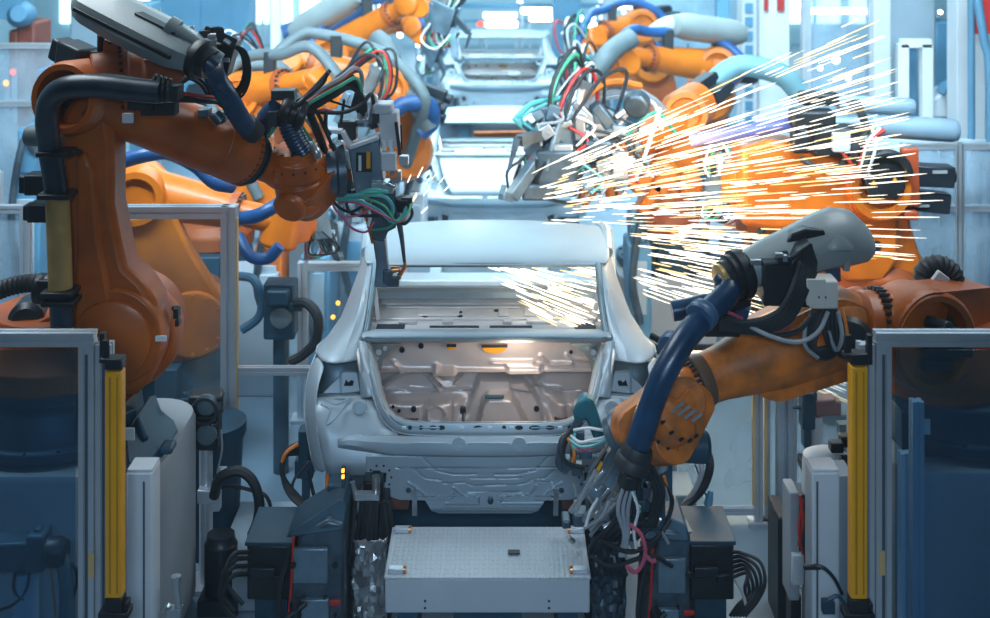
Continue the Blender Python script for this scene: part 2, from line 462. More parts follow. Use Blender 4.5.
# floor, dash and front end
part('floor_pan', MB().box2((XC-.82, 7.5, .40), (XC+.82, 9.6, .43)).box2((XC-.13, 7.5, .43), (XC+.13, 9.6, .58)), STEEL_IN, car, bevel=.03)
mb = MB().box2((XC-.80, 9.42, .78), (XC+.80, 9.62, .83)).box2((XC-.80, 9.60, .45), (XC+.80, 9.64, .80)).box2((XC-.74, 9.25, .70), (XC+.74, 9.31, .75))
part('scuttle_panel', mb, STEEL, car, bevel=.012)
part('front_crossmember', MB().box2((XC-.70, 10.85, .45), (XC+.70, 10.95, .60)).box2((XC-.50, 9.6, .42), (XC-.40, 10.9, .55)).box2((XC+.40, 9.6, .42), (XC+.50, 10.9, .55)), STEEL, car, bevel=.01)
# header strip under the roof at the windscreen
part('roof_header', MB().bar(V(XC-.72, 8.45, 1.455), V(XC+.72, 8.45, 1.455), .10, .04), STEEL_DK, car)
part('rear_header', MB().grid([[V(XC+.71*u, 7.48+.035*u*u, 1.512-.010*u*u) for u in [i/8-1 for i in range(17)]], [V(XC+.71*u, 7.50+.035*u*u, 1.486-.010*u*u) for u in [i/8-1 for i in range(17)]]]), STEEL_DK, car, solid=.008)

# deck crossmember between rear window and boot opening
us = [i/10-1 for i in range(21)]
def deckrow(y, d, hwpx, bow=0.): return [at(486.5+hwpx*u, y+bow*u*u, d) for u in us]
part('deck_crossmember', MB().grid([deckrow(329,7.14,124), deckrow(330.5,7.10,125), deckrow(332.5,7.03,125), deckrow(336,6.995,126), deckrow(338,6.985,126), deckrow(340,6.99,126), deckrow(342.5,7.02,125)]), STEEL, car, solid=.008, sub=1)
part('deck_groove', MB().grid([deckrow(336.6,6.985,121), deckrow(338.6,6.978,121)]), STEEL_DK, car, solid=.004)
# parcel shelf with stepped recess, slots and holes
zs = zat(331, 7.10)
mb = MB().grid([[V(XC+.70*u, 7.10, zs) for u in us], [V(XC+.70*u, 7.26, zs+.003) for u in us], [V(XC+.69*u, 7.28, zs-.02) for u in us], [V(XC+.69*u, 7.62, zs-.02) for u in us], [V(XC+.69*u, 7.64, zs+.02) for u in us]])
part('parcel_shelf', mb, STEEL_IN, car, solid=.006)
mb = MB()
for a, b, d0, d1 in ((-.32,-.04,7.14,7.175),(.02,.26,7.14,7.175),(-.62,-.46,7.12,7.20),(.50,.62,7.12,7.22)):
    mb.box2((XC+a, d0, zs+.001), (XC+b, d1, zs+.006))
for x, d in ((-.36, 7.40), (-.16, 7.47), (-.155, 7.40), (.06, 7.50), (.34, 7.42), (-.1, 7.22), (.36, 7.21), (.43, 7.46)):
    mb.lathe((XC+x, d, zs-.018), (0, 0, 1), [(0, .017), (.006, .017)], 12)
part('shelf_opening', mb, mat('opening_shadow', (.01, .02, .035), .8), car)
mb = MB()
for x, wd in ((-.45, .10), (-.22, .06), (.12, .05), (.30, .14), (.48, .07)):
    mb.box((XC+x, 7.22, zs+.012), (wd, .05, .018))
for x, wd in ((-.28, .24), (.10, .06), (.33, .22)):
    mb.box((XC+x, 7.46, zs-.012), (wd, .13, .012))
mb.bar(V(XC-.66, 7.34, zs-.012), V(XC+.66, 7.34, zs-.012), .018, .012).bar(V(XC-.60, 7.55, zs-.012), V(XC+.20, 7.55, zs-.012), .02, .012)
part('shelf_bead', mb, STEEL_IN, car, bevel=.005)
part('seat_back_bar', MB().grid([[V(XC+.70*u, 7.60, z) for u in us] for z in (1.265, 1.27)]+[[V(XC+.70*u, d, z) for u in us] for d, z in ((7.62, 1.292), (7.68, 1.30), (7.73, 1.285))]), STEEL, car, solid=.01)
mb = MB()
for s in (-1, 1):
    mb.grid([[V(XC+s*.69, d, z) for d in (7.1, 7.35, 7.7)] for z in (1.20, 1.30)]+[[V(XC+s*.70, d, 1.42) for d in (7.25, 7.4, 7.7)]])
    mb.bar(V(XC+s*.665, 7.16, 1.25), V(XC+s*.68, 7.42, 1.44), .03, .03).bar(V(XC+s*.62, 7.25, 1.25), V(XC+s*.665, 7.45, 1.42), .02, .02)
part('inner_pillar_panel', mb, STEEL_IN, car, solid=.008)

# boot opening: gutter that runs round the lid aperture
O = [(361,341,7.0),(364,352,6.97),(368,372,6.86),(372,392,6.75),(378,410,6.66),(386,424,6.6),(396,431,6.57),(408,434,6.555),(440,435.5,6.545),(486,436,6.54)]
M_ = [(366,343,6.97),(369,354,6.94),(373,374,6.84),(377.5,394,6.73),(383,409,6.64),(391,420,6.59),(400,426.5,6.565),(411,430,6.55),(440,431,6.545),(486,431.5,6.54)]
M2 = [(369,345,6.985),(372,356,6.955),(376.5,376,6.86),(380.5,395,6.75),(387,409,6.67),(394,417,6.61),(403,421.5,6.575),(412,423,6.56),(440,424,6.555),(486,424.2,6.55)]
I_ = [(373,346,7.05),(376,358,7.02),(380,377,6.94),(384,396,6.83),(390,409,6.75),(396.5,415.5,6.66),(405,419.5,6.62),(413,421,6.60),(440,421.8,6.59),(486,422,6.59)]
def ring(l): 
    a = [at(*p) for p in l]; return a+[mir(v) for v in a[:-1]][::-1]
gut = part('boot_gutter', MB().grid([ring(O), ring(M_), ring(M2), ring(I_)]), STEEL, car, solid=.005)
def between(a, b, t, push):
    return [p.lerp(q, t)+V(0, push, 0) for p, q in zip(ring(a), ring(b))]
part('seal_channel', MB().tube(between(M_, M2, .5, -.004)[:9], .0055, 6).tube(between(M_, M2, .5, -.004)[-9:], .0055, 6), STEEL_DK, gut)
part('seal_flange', MB().tube(between(M2, I_, .7, -.006), .006, 6), STEEL_DK, gut)
part('lip_edge', MB().tube(between(O, M_, .0, -.003), .004, 6), STEEL, gut)
# sill plate holes along the lower lip
mb = MB()
for x, wd in ((433, 8), (441.5, 7), (478, 9), (519, 8), (535, 12), (550, 9), (410, 4), (421, 3), (504, 3), (570, 5)):
    for k in (0, 1): pass
    c = at(x, 427.6, 6.548); mb.lathe(c+V(0, .002, 0), V(0, -1, .1), [(0, .011), (.006, .011)], 14, sx=max(1, wd*.24), hint=V(0, 0, 1))
for v in range(len(mb.v)): mb.v[v].z = mb.v[v].z
part('lip_hole', mb, BLACK, car)
mb = MB()
for x in (404, 462, 490, 512, 560):
    mb.box(at(x, 427.5, 6.546), (.024, .012, .014))
part('lip_clip', mb, WHITE, car, bevel=.003)
part('latch_pin', MB().cyl(at(463.5, 411, 6.70), at(463.5, 422, 6.63), .009).box(at(463, 410, 6.70), (.03, .03, .03)), BLACK, car)
# corner gussets at the top of the opening
for sgn in (0, 1):
    mb = MB()
    pts = pr((371,344,7.04),(402,343.5,7.12),(390,351,7.12),(383,360,7.10),(380.5,372,7.08),(374,362,7.03))
    if sgn: pts = [mir(v) for v in pts]
    mb.prism(pts, V(0, .03, 0))
    g = part('corner_gusset', mb, STEEL_DK, car)
    mb = MB()
    for x, y, r in ((379, 352, .016), (385, 348, .012), (377, 358, .010)):
        c = at(x, y, 7.06); c = mir(c) if sgn else c
        mb.lathe(c, V(0, -1, .2), [(0, r), (.02, r)], 12)
    part('gusset_boss', mb, METAL, g)

# bulkhead behind the boot: embossed sheet
def seg_d(x, y, pl):
    best = 1e9
    for (a, b), (c, d) in zip(pl, pl[1:]):
        vx, vy = c-a, d-b; l = vx*vx+vy*vy
        t = 0 if l == 0 else max(0, min(1, ((x-a)*vx+(y-b)*vy)/l))
        q = math.hypot(x-a-t*vx, y-b-t*vy); best = min(best, q)
    return best
def sm(a, b, x):
    t = max(0., min(1., (x-a)/(b-a))); return t*t*(3-2*t)
def poly_in(x, y, P):
    c = False
    for (a, b), (d, e) in zip(P, P[1:]+P[:1]):
        if (b > y) != (e > y) and x < (d-a)*(y-b)/(e-b)+a: c = not c
    return c
def sdf(x, y, P):
    q = seg_d(x, y, P+P[:1]); return q if poly_in(x, y, P) else -q
HEX = [(436,352),(443,356),(456,356),(463,364),(463,374),(455,384),(441,384),(433,376),(432,362)]
TUN = [(474,424),(482,391),(487,385),(512,385),(517,392),(532,424)]
TUNB = [(455,426),(470,392),(477,372),(526,372),(538,392),(558,426)]
def bulk(x, y):
    h = .10*sm(366, 360, y)                              # upper shelf band stands proud
    h += .05*sm(392, 400, y)*(1-sm(455, 470, x)) + .05*sm(392, 400, y)*sm(545, 560, x)
    h += .05*sm(0, 5, sdf(x, y, TUNB)) + .07*sm(0, 3, sdf(x, y, TUN))
    h += .045*sm(0, 3, sdf(x, y, HEX)) - .012*sm(3, 5, sdf(x, y, HEX))+.012*sm(7, 9, sdf(x, y, HEX))
    mx = 974-x                                            # same relief on the other side, shallower
    h += .020*sm(0, 3, sdf(mx, y, [(432,352),(470,352),(465,384),(441,388),(433,376)]))
    for pl, wd, ht in (([(383,384),(400,372),(425,368),(440,388)], 4, .03), ([(400,398),(428,398)], 3, -.015), ([(424,400),(424,420)], 2, -.012), ([(452,398),(452,421)], 2, -.012),
                       ([(383,392),(398,388),(430,390),(470,388)], 2.2, .02), ([(525,365),(535,382),(545,388),(560,388)], 2.4, .022), ([(545,392),(600,391)], 2, -.014), ([(566,394),(566,420)], 2, -.012),
                       ([(383,360),(600,361)], 2.5, .02), ([(396,352),(408,364),(424,364)], 2.5, .015), ([(540,346),(548,354),(570,354)], 2.4, .016), ([(565,345),(572,350),(588,350)], 2.2, .016), ([(492,352),(532,352)], 3, .014), ([(543,356),(543,420)], 2, -.01), ([(500,347),(500,352)], 16, .0)):
        h += ht*(1-sm(0, wd, seg_d(x, y, pl)))
    if (x-437)**2+(y-409)**2 < 200: h += .010*(1-sm(0, 2, abs(math.hypot(x-437, y-409)-9)))
    return h*1.6
rows = []
for j in range(69):
    y = 328+j*(432-328)/68; r = []
    for i in range(131):
        x = 372+i*(602-372)/130
        p = at(x, y, 7.50); r.append(V(p.x, 7.50-bulk(x, y), p.z))
    rows.append(r)
bk = part('rear_bulkhead', MB().grid(rows), STEEL_IN, car, angle=60)
mb = MB()
for x, y, r in ((402,350,.016),(421,346,.016),(399,411,.010),(413.5,409.5,.016),(462,409,.014),(536.5,409,.016),(444,363,.010),(459,363,.010),(393,407,.008),(571,352,.01)):
    p = at(x, y, 7.49-bulk(x, y)); mb.lathe(p+V(0, .012, 0), V(0, -1, 0), [(0, r), (.016, r)], 14)
part('bulkhead_hole', mb, BLACK, bk)
part('tunnel_slot', MB().box(at(494.5, 397, 7.485-bulk(494, 397)), (.11, .02, .026)), mat('slot_blue', (.03, .10, .16), .5), bk, bevel=.01)
part('yellow_insert', MB().prism([at(*p) for p in ((482,347.5,7.312),(507,347.5,7.312),(504,351.5,7.312),(498,353,7.312),(489,353,7.312),(484,351,7.312))], V(0, .02, 0)).prism([at(*p) for p in ((447,346,7.312),(456,346,7.312),(455,349.5,7.312),(448,349.5,7.312))], V(0, .02, 0)), YELLOW, bk, label='yellow insert in the upper bulkhead')
part('insert_shadow_slot', MB().box(at(494.5, 346, 7.31), (.15, .02, .012)).box(at(451.5, 345.5, 7.31), (.055, .02, .012)), BLACK, bk)
# boot floor and side walls
mb = MB().grid([[V(XC+.60*u, d, .56) for u in us] for d in (6.7, 7.0, 7.5)])
part('boot_floor', mb, STEEL_IN, car, solid=.01)
mb = MB()
for s in (-1, 1):
    mb.grid([[V(XC+s*(.70 if z > 1 else .66), d, z) for d in (6.85, 7.0, 7.25, 7.52)] for z in (.56, .8, 1.0, 1.2)])
    mb.lathe(V(XC+s*.66, 7.2, .62), V(-s, 0, 0), [(0, .30), (.05, .27), (.08, .18)], 20)
part('boot_side_wall', mb, STEEL_IN, car, solid=.008)

# tail panel with lamp pockets
for sgn in (0, 1):
    g = (lambda r: r) if sgn == 0 else rows_m
    gp = (lambda r: r) if sgn == 0 else (lambda r: [mir(v) for v in r])
    rows = [pr((316,398,6.66),(330,397,6.72),(345,397,6.74),(358,396,6.76),(370,394,6.77)),
            pr((315,415,6.60),(330,414,6.63),(345,413,6.65),(360,412,6.66),(379,411,6.66)),
            pr((318,430,6.57),(330,429,6.58),(346,428,6.60),(366,428,6.60),(389,426,6.60)),
            pr((320,440,6.56),(330,440,6.55),(350,440,6.56),(370,440,6.56),(398,434,6.56)),
            pr((324,462,6.54),(332,462,6.53),(350,462,6.52),(372,462,6.52),(398,462,6.52)),
            pr((327,474,6.53),(333,474.5,6.52),(350,475,6.51),(372,475,6.51),(398,475,6.51))]
    tp = part('tail_panel', MB().grid(g(rows)), STEEL, car, solid=.008)
    mb = MB()
    for x, y, r in ((359.5,408,7.2),(354,420.5,6.2)):
        c = gp([at(x, y, 6.66)])[0]; R = px2m(r, 6.6)
        mb.lathe(c+V(0, .02, 0), V(0, -1, .25), [(0, R), (.025, R), (.034, R*.88), (.034, R*.7), (.024, R*.62)], 20)
    part('pressed_disc', mb, STEEL, tp)
    mb = MB().tube(gp(pr((321,404,6.62),(330,410,6.60),(326,424,6.57),(333,420,6.58),(345,405,6.66))), .006, 6).tube(gp(pr((326,400,6.66),(337,404,6.66),(350,398,6.72))), .006, 6)
    part('pressed_bead', mb, STEEL, tp)
    # lamp pocket: back, roof, inner wall
    rows = [pr((320,362,6.99),(340,360,7.0),(362,358,7.02)), pr((319,382,6.97),(340,381,6.99),(363,380,7.0)), pr((317,400,6.90),(340,399,6.90),(366,397,6.90))]
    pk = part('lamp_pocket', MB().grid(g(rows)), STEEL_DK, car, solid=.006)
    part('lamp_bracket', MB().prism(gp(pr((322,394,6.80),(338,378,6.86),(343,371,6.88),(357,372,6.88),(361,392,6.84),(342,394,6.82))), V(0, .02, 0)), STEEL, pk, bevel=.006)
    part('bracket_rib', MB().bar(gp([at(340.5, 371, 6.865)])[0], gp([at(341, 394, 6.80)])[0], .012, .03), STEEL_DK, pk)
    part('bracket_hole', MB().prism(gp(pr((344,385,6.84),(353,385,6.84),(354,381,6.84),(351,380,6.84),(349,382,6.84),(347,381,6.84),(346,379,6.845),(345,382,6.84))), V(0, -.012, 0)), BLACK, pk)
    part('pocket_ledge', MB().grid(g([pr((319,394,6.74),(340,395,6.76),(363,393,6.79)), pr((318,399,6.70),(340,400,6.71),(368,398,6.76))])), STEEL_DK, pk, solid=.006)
    # gutter side strip between pocket and opening
    part('gutter_strip', MB().grid(g([pr((358,341,6.97),(362,341,6.96),(366,342,6.97)), pr((357,356,6.93),(362,355,6.92),(369,355,6.94)), pr((359,375,6.85),(365,375,6.84),(373,375,6.85)), pr((361,398,6.74),(368,397,6.73),(378,396,6.73))])), STEEL, car, solid=.008)
    # lower corner recess and clip
    part('corner_recess', MB().grid(g([pr((308,416,6.73),(314,418,6.67)), pr((311,440,6.69),(318,441,6.62)), pr((317,460,6.65),(322,458,6.58))])), STEEL_DK, car, solid=.02)
    part('wheel_arch_liner', MB().lathe(gp([V(XC-.86, 7.25, .55)])[0], V(1, 0, 0) if sgn == 0 else V(-1, 0, 0), [(0, .36), (.2, .36)], 28, caps=False), STEEL_DK, car, solid=.01)

# rear cross beam, bowed and tapered at the ends
def beamrow(f): return [at(485+147*u, *f(abs(u))) for u in [i/16-1 for i in range(33)]]
def topY(u): return 437-2.2*u**2 if u < .93 else 437-1.9+ (u-.93)*60
def botY(u): return 456.5-3.5*u**2-6*max(0, u-.62)/.38*1.0
rows = [beamrow(lambda u: (topY(u), 6.52)), beamrow(lambda u: (topY(u)+1, 6.425-.02*(1-u*u))), beamrow(lambda u: (topY(u)*.62+botY(u)*.38, 6.40-.03*(1-u*u))), beamrow(lambda u: (topY(u)*.3+botY(u)*.7, 6.395-.03*(1-u*u))), beamrow(lambda u: (botY(u)-1.5, 6.405-.03*(1-u*u))), beamrow(lambda u: (botY(u), 6.50))]
bm_ = part('rear_cross_beam', MB().grid(rows), STEEL, car, solid=.006)
mb = MB()
for a, b in ((412, 448), (470, 509), (529, 560)):
    mb.tube([at(a, 445.5, 6.368), at(a+1.5, 443, 6.368), at(b-3, 443, 6.368), at(b, 443, 6.368)], .005, 6)
for x in (459, 519):
    mb.lathe(at(x, 443.5, 6.376), V(0, -1, .1), [(0, .034), (.012, .034), (.012, .026), (.004, .024)], 20)
part('beam_bead', mb, STEEL, bm_)
part('beam_hole', MB().lathe(at(358, 441.5, 6.428), V(0, -1, .1), [(0, .014), (.012, .014)], 14).lathe(mir(at(358, 441.5, 6.428)), V(0, -1, .1), [(0, .014), (.012, .014)], 14), BLACK, bm_)
mb = MB()
for x in (358,): 
    for q in (at(358, 441.5, 6.432), mir(at(358, 441.5, 6.432))): mb.lathe(q, V(0, -1, .1), [(0, .036), (.008, .034), (.008, .026)], 18)
part('beam_boss', mb, STEEL, bm_)

# lower valance with pressed relief
def halfw(y):
    if y < 496: return 119
    if y < 500: return 96-(y-496)*3
    if y < 512: return 60-(y-500)*.6
    return 52-(y-512)*2
REL = [([(420,455),(435,470),(452,474),(476,474)], 1.6, -.012), ([(470,477.8),(495,478)], 1.3, -.012), ([(500,478),(522,477.6)], 1.3, -.012),
  ([(444,483),(465,482),(472,485),(520,484),(532,481),(552,481)], 1.5, -.014), ([(453,487),(463,494.5),(479,495.5)], 1.5, .014), ([(503,495.5),(529,493.5),(537,485)], 1.5, .014), ([(479,495.5),(479,503)], 1.2, .01), ([(503,495.5),(501,503)], 1.2, .01),
  ([(446,503.3),(479,503.6)], 1.3, .014), ([(502,503.3),(552,503.3)], 1.3, .014), ([(442,509),(555,509)], 1.2, -.012), ([(552,485),(551,503)], 1.3, .012), ([(396,467.5),(432,468),(562,467.2)], 1.3, -.014), ([(449,498),(455,491)], 1.3, .012),
  ([(415,470),(425,478),(440,480)], 1.5, -.012), ([(408,482),(420,490),(428,498)], 1.5, .012), ([(468,491.5),(520,491)], 1.0, -.01)]
rows = []
ys = [456+i*.75 for i in range(54)]+[496, 496.3, 497, 498, 499.5, 500.2]+[501+i*.75 for i in range(19)]+[515]
for y in sorted(set(y for y in ys if y <= 515)):
    hw = halfw(y); r = []
    for i in range(181):
        x = 485+hw*(i/90-1)
        h = 0
        for pl, wd, ht in REL:
            for q in ((x, y), (970-x, y)) if pl[0][0] in (420, 415, 408) else ((x, y),):
                h += ht*.80*(1-sm(.1, wd*.72, seg_d(q[0], q[1], pl)))
        p = at(x, y, 6.505); r.append(V(p.x, 6.505-h+.02*sm(508, 515, y), p.z))
    rows.append(r)
vl = part('rear_valance', MB().grid(rows), STEEL, car, solid=.006, angle=60)
mb = MB()
mb.lathe(at(490.5, 499, 6.515), V(0, -1, 0), [(0, .022), (.016, .022), (.02, .014)], 16, sx=.7)
mb.lathe(at(408.5, 489.5, 6.51), V(0, -1, 0), [(0, .014), (.012, .014)], 14).lathe(at(561.5, 489.5, 6.51), V(0, -1, 0), [(0, .014), (.012, .014)], 14)
part('valance_plug', mb, METAL_DK, vl)
mb = MB()
for s in (0, 1):
    q = pr((372.5,470.5,6.5),(380,470.5,6.5),(381,472.5,6.5),(386.5,472.5,6.5),(386,481,6.5),(383,484.5,6.5),(375.5,484.5,6.5),(373.5,480,6.5))
    mb.prism([mir(v) for v in q] if s else q, V(0, -.008, 0))
    for a in range(10):
        c = at(380+11.5*math.cos(a*.63), 477+12*math.sin(a*.63), 6.50); c = mir(c) if s else c
        mb.lathe(c, V(0, -1, 0), [(0, .0055), (.006, .0055)], 8)
part('tow_eye_opening', mb, BLACK, vl)
mb = MB()
for s in (0, 1):
    q = [at(412, 489, 6.50), at(417, 489, 6.50), at(417.5, 514, 6.50), at(412.5, 514, 6.50)]
    mb.prism([mir(v) for v in q] if s else q, V(0, -.02, 0))
part('locating_tab', mb, METAL, vl)
part('underbody_beam', MB().box2((XC-.55, 6.56, .50), (XC-.40, 7.6, .62)).box2((XC+.40, 6.56, .50), (XC+.55, 7.6, .62)).box2((XC-.6, 6.75, .46), (XC+.6, 6.9, .56)), mat('rust_primer', (.14, .06, .045), .6, .1, .3, 5), car)

car2 = copy_tree(car, (.08, 6.5, -.30), 'second bare steel car body in the line, straight beyond the nearest roof', 'car bodies on the line')
car3 = copy_tree(car, (.13, 12.4, 0.), 'third bare steel car body, farthest on the line below the strip lamps', 'car bodies on the line')

D2 = V(.08, 6.5, -.30)
lid = []
for y, d, hw in ((343.5,7.0,112),(346,6.93,115),(372,6.80,112),(392,6.68,108),(410,6.56,102),(424,6.50,96),(432,6.52,94)):
    r = deckrow(y, d, hw, .8); lid.append(r)
part('boot_lid', MB().grid(lid), STEEL, car2, solid=.012, sub=1)
lb = thing('lifting_bar', 'blurred orange lifting bar seen through the second car rear window', 'lifting bar', V(.05, 15.1, .11))
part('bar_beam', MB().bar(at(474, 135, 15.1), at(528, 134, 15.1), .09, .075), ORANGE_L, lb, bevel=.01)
for x in (478, 524): part('bar_post', MB().cyl(V(xat(x, 15.1), 15.1, .135), at(x, 135, 15.1), .03), ORANGE_DARK, lb)
# ------------------------------------------------------------------ left front robot
def pedestal(name, cx, cy, hx, hy, rc, z0, z1, label, m=PLINTH, base=True):
    def rr(hx, hy, rc, z):
        out = []
        for qx, qy, a0 in ((1, 1, 0), (-1, 1, 90), (-1, -1, 180), (1, -1, 270)):
            for k in range(7):
                a = math.radians(a0+k*15); out.append(V(cx+qx*(hx-rc)+rc*math.cos(a), cy+qy*(hy-rc)+rc*math.sin(a), z))
        return out
    t = thing(name, label, 'pedestal', (cx, cy, 0))
    mb = MB(); n = 28
    rings = [rr(hx, hy, rc, z0), rr(hx, hy, rc, z1-.03), rr(hx-.012, hy-.012, rc-.012, z1), rr(hx-.05, hy-.05, rc-.05, z1)]
    vs = [v for r in rings for v in r]; fs = [(j*n+i, j*n+(i+1) % n, (j+1)*n+(i+1) % n, (j+1)*n+i) for j in range(3) for i in range(n)]
    fs += [tuple(range(3*n, 4*n)), tuple(reversed(range(n)))]
    part('plinth_body', mb.add(vs, fs), m, t)
    part('plinth_foot', MB().add(rr(hx-.06, hy-.06, rc-.03, 0)+rr(hx-.06, hy-.06, rc-.03, z0), [(i, (i+1) % n, n+(i+1) % n, n+i) for i in range(n)]), NAVY, t)
    part('plinth_plate', MB().box((cx, cy, z1+.012), (hx*1.25, hy*1.25, .024)), NAVY, t, bevel=.005)
    return t
pedestal('robot_pedestal', xat(62, 6.35), 6.25, .63, .47, .22, .10, zat(476, 5.80), 'pale painted robot pedestal at left, behind the corner fence post')

D1 = 6.05
A2 = at(114, 340, D1); A3 = at(84, 98, 6.0); W0 = at(245, 155.5, 6.62); W1 = at(302, 178, 6.78)
rb = thing('welding_robot', 'big orange welding robot at front left, forearm over the car roof, grey cover on top', 'robot', (xat(62, 6.35), 6.4, zat(476, 5.8)), 'welding robots')
S_ = V(0, -1, 0)       # side of the arm facing the viewer
mb = MB()
bz = zat(476, 5.8)+.024; bc = V(xat(62, 6.35), 6.27, 0)
mb.lathe(bc+V(0, 0, bz+.003), (0, 0, 1), [(0, .44), (.05, .44), (.06, .42), (.20, .40), (.24, .36), (.30, .36)], 36).bolts(bc+V(0, 0, bz+.05), (0, 0, 1), .43, 18, .010, .02)
for a in (-.5, .6, 1.9, 3.2): mb.box(bc+V(.40*math.cos(a), .40*math.sin(a), bz+.10), (.16, .12, .14), Matrix.Rotation(a, 3, 'Z'))
part('base', mb, NAVY, rb, bevel=.006)
part('base_foot', MB().prism([at(*p) for p in ((126,432,5.85),(131,421,5.95),(139,419,6.0),(145,435,5.95),(158,446,5.9),(163,458,5.85),(127,466,5.8))], V(0, .3, 0)).box(at(168, 447, 5.9), (.06, .10, .035)).bar(at(137, 419, 5.95), at(146, 440, 5.88), .03, .04), NAVY, rb, bevel=.012)
part('base_plate_label', MB().box(at(129, 434, 5.83), (.05, .01, .055)), WHITE, rb)
mb = MB().lathe(bc+V(0, 0, bz+.30), (0, 0, 1), [(0, .40), (.10, .41), (.16, .36), (.30, .30)], 32)
mb.link(bc+V(.06, -.12, bz+.30), A2+V(0, .26, -.02), S_, .30, .25, .30)
mb.bolts(bc+V(0, 0, bz+.39), (0, 0, 1), .385, 26, .012, .025)
part('rotating_column', mb, ORANGE_DARK, rb, bevel=.02)
# link arm with bulged knuckle
arm = [(62,330),(66,290),(61,240),(60,190),(58,140),(62,112),(76,92),(92,92),(108,108),(113,150),(113,205),(120,243),(126,268),(142,282),(155,302),(160,330),(158,360),(148,384),(136,396),(118,398),(100,388),(76,360)]
mb = MB().prism([at(x, y, D1-.10) for x, y in arm], V(0, .24, 0))
part('link_arm', mb, ORANGE, rb, bevel=.035)
part('link_arm_rib', MB().prism([at(x, y, D1-.125) for x, y in ((71,330),(74,240),(73,160),(84,150),(95,170),(100,240),(112,300),(128,330),(120,362),(98,352))], V(0, .05, 0)), ORANGE, rb, bevel=.03)
mb = MB().lathe(at(112, 338, D1-.12), V(0, 1, 0), [(0, .225), (.03, .238), (.14, .238), (.16, .21), (.20, .21)], 40)
mb.lathe(at(122, 338, D1+.10), V(.06, 1, 0), [(0, .24), (.03, .262), (.14, .262), (.17, .24), (.30, .22)], 40)
part('shoulder_joint', mb, ORANGE, rb, bevel=.008)
part('shoulder_cap', MB().lathe(at(112, 340, D1-.118), S_, [(0, .19), (.018, .185), (.03, .16)], 36), ORANGE, rb)
part('shoulder_fitting', MB().box(at(177, 312, 6.1), (.025, .06, .05)).box(at(178, 322, 6.1), (.02, .05, .03)).cyl(at(172, 308, 6.1), at(179, 308, 6.1), .012), BLACK, rb, bevel=.004)
part('white_tag', MB().box(at(161, 338.5, 5.86), (.052, .012, .026)).box(at(128, 118, 5.80), (.05, .02, .045)), WHITE, rb, bevel=.003)
# elbow housing: hollow ring towards the viewer, gear seam, casting block
ax = V(-.22, -.97, .06).normalized()
mb = MB().lathe(A3+V(.0, .12, 0), ax, [(0, .175), (.22, .175), (.26, .162), (.26, .135), (.16, .12), (.04, .115)], 40, caps=False)
part('elbow_housing', mb, ORANGE, rb, angle=50)
part('elbow_motor_recess', MB().lathe(A3+V(-.01, .12, 0)+ax*.05, ax, [(0, .118), (.06, .09), (.10, .055)], 30), mat('recess_casting', (.05, .028, .02), .5), rb)
mb = MB()
f0 = at(112, 103, 6.05); f1 = W0; fax = (f1-f0).normalized(); FL = (f1-f0).length
mb.lathe(A3+V(.02, .05, .05), V(.93, .30, .05), [(0, .155), (.16, .165), (.24, .16), (.26, .135)], 36)
mb.lathe(A3+V(.06, .06, .06), V(.93, .30, .05), [(.10, .19), (.135, .19)], 40)
mb.box(A3+V(.13, .10, .19), (.11, .12, .16)).box(A3+V(.30, .12, .12), (.34, .20, .12))
part('elbow_casting', mb, ORANGE_DARK, rb, bevel=.012)
part('elbow_gear_bolts', MB().bolts(A3+V(.14, .09, .067), V(.93, .30, .05), .178, 30, .010, .035), BLACK, rb)
R_ = px2m(29.5, 6.62)
mb = MB().lathe(f0, fax, [(-.12, .10), (0, .128), (.15, .145), (.55*FL, .150), (.56*FL, .153), (.80*FL, R_*1.0), (FL-.05, R_*1.03), (FL, R_*.98)], 40)
mb.lathe(f0+fax*(.74*FL), fax, [(0, R_*.995), (.006, R_*1.02), (.02, R_*1.02)], 40, caps=False)
part('forearm', mb, ORANGE, rb, angle=30)
part('forearm_seam_plate', MB().bar(f0+fax*.25+V(0, -.09, .115), f0+fax*.62+V(0, -.09, .125), .10, .012), ORANGE_DARK, rb, bevel=.004)
mb = MB().lathe(f1-fax*.02, fax, [(0, R_*1.02), (.035, R_*1.02), (.04, R_*.9), (.055, R_*.88)], 40)
wr = part('wrist_ring', mb, ORANGE_DARK, rb)
part('ring_gap', MB().lathe(f1-fax*.004, fax, [(0, R_*1.03), (.022, R_*1.03)], 40), BLACK, wr)
part('ring_gap', MB().lathe(f1+fax*.046, fax, [(0, R_*.9), (.012, R_*.9)], 40), BLACK, wr)
part('ring_bolts', MB().bolts(f1-fax*.025, fax, R_*.97, 28, .009, .045).bolts(f1+fax*.03, fax, R_*.72, 24, .008, .03), BLACK, wr)
mb = MB().lathe(f1+fax*.03, fax, [(0, R_*.80), (.05, R_*.78), (.07, R_*.62), (.16, R_*.60), (.24, R_*.70)], 32)
mb.ell(at(280, 172, 6.75), (.085, .09, .085))
part('wrist_neck', mb, ORANGE, rb)
hax = V(-.06, -.22, 1).normalized(); h0 = at(301, 199, 6.78)
mb = MB().lathe(h0+hax*-.01, hax, [(0, .09), (.03, .128), (.12, .136), (.125, .126), (.145, .126), (.15, .142), (.25, .145), (.26, .132), (.285, .128)], 40)
mb.link(at(304, 194, 6.78), at(329, 172, 6.86), V(-.25, -.75, .6), .115, .095, .20)
mb.ell(at(298, 206, 6.76), (.125, .12, .065)).lathe(at(289, 209, 6.66), V(-.25, -.8, -.5), [(-.06, .09), (.0, .09), (.015, .075)], 24)
part('wrist', mb, ORANGE, rb, bevel=.012, angle=45)
cp = part('wrist_cap', MB().lathe(h0+hax*.275, hax, [(0, .126), (.02, .122), (.03, .10)], 36), ORANGE, rb)
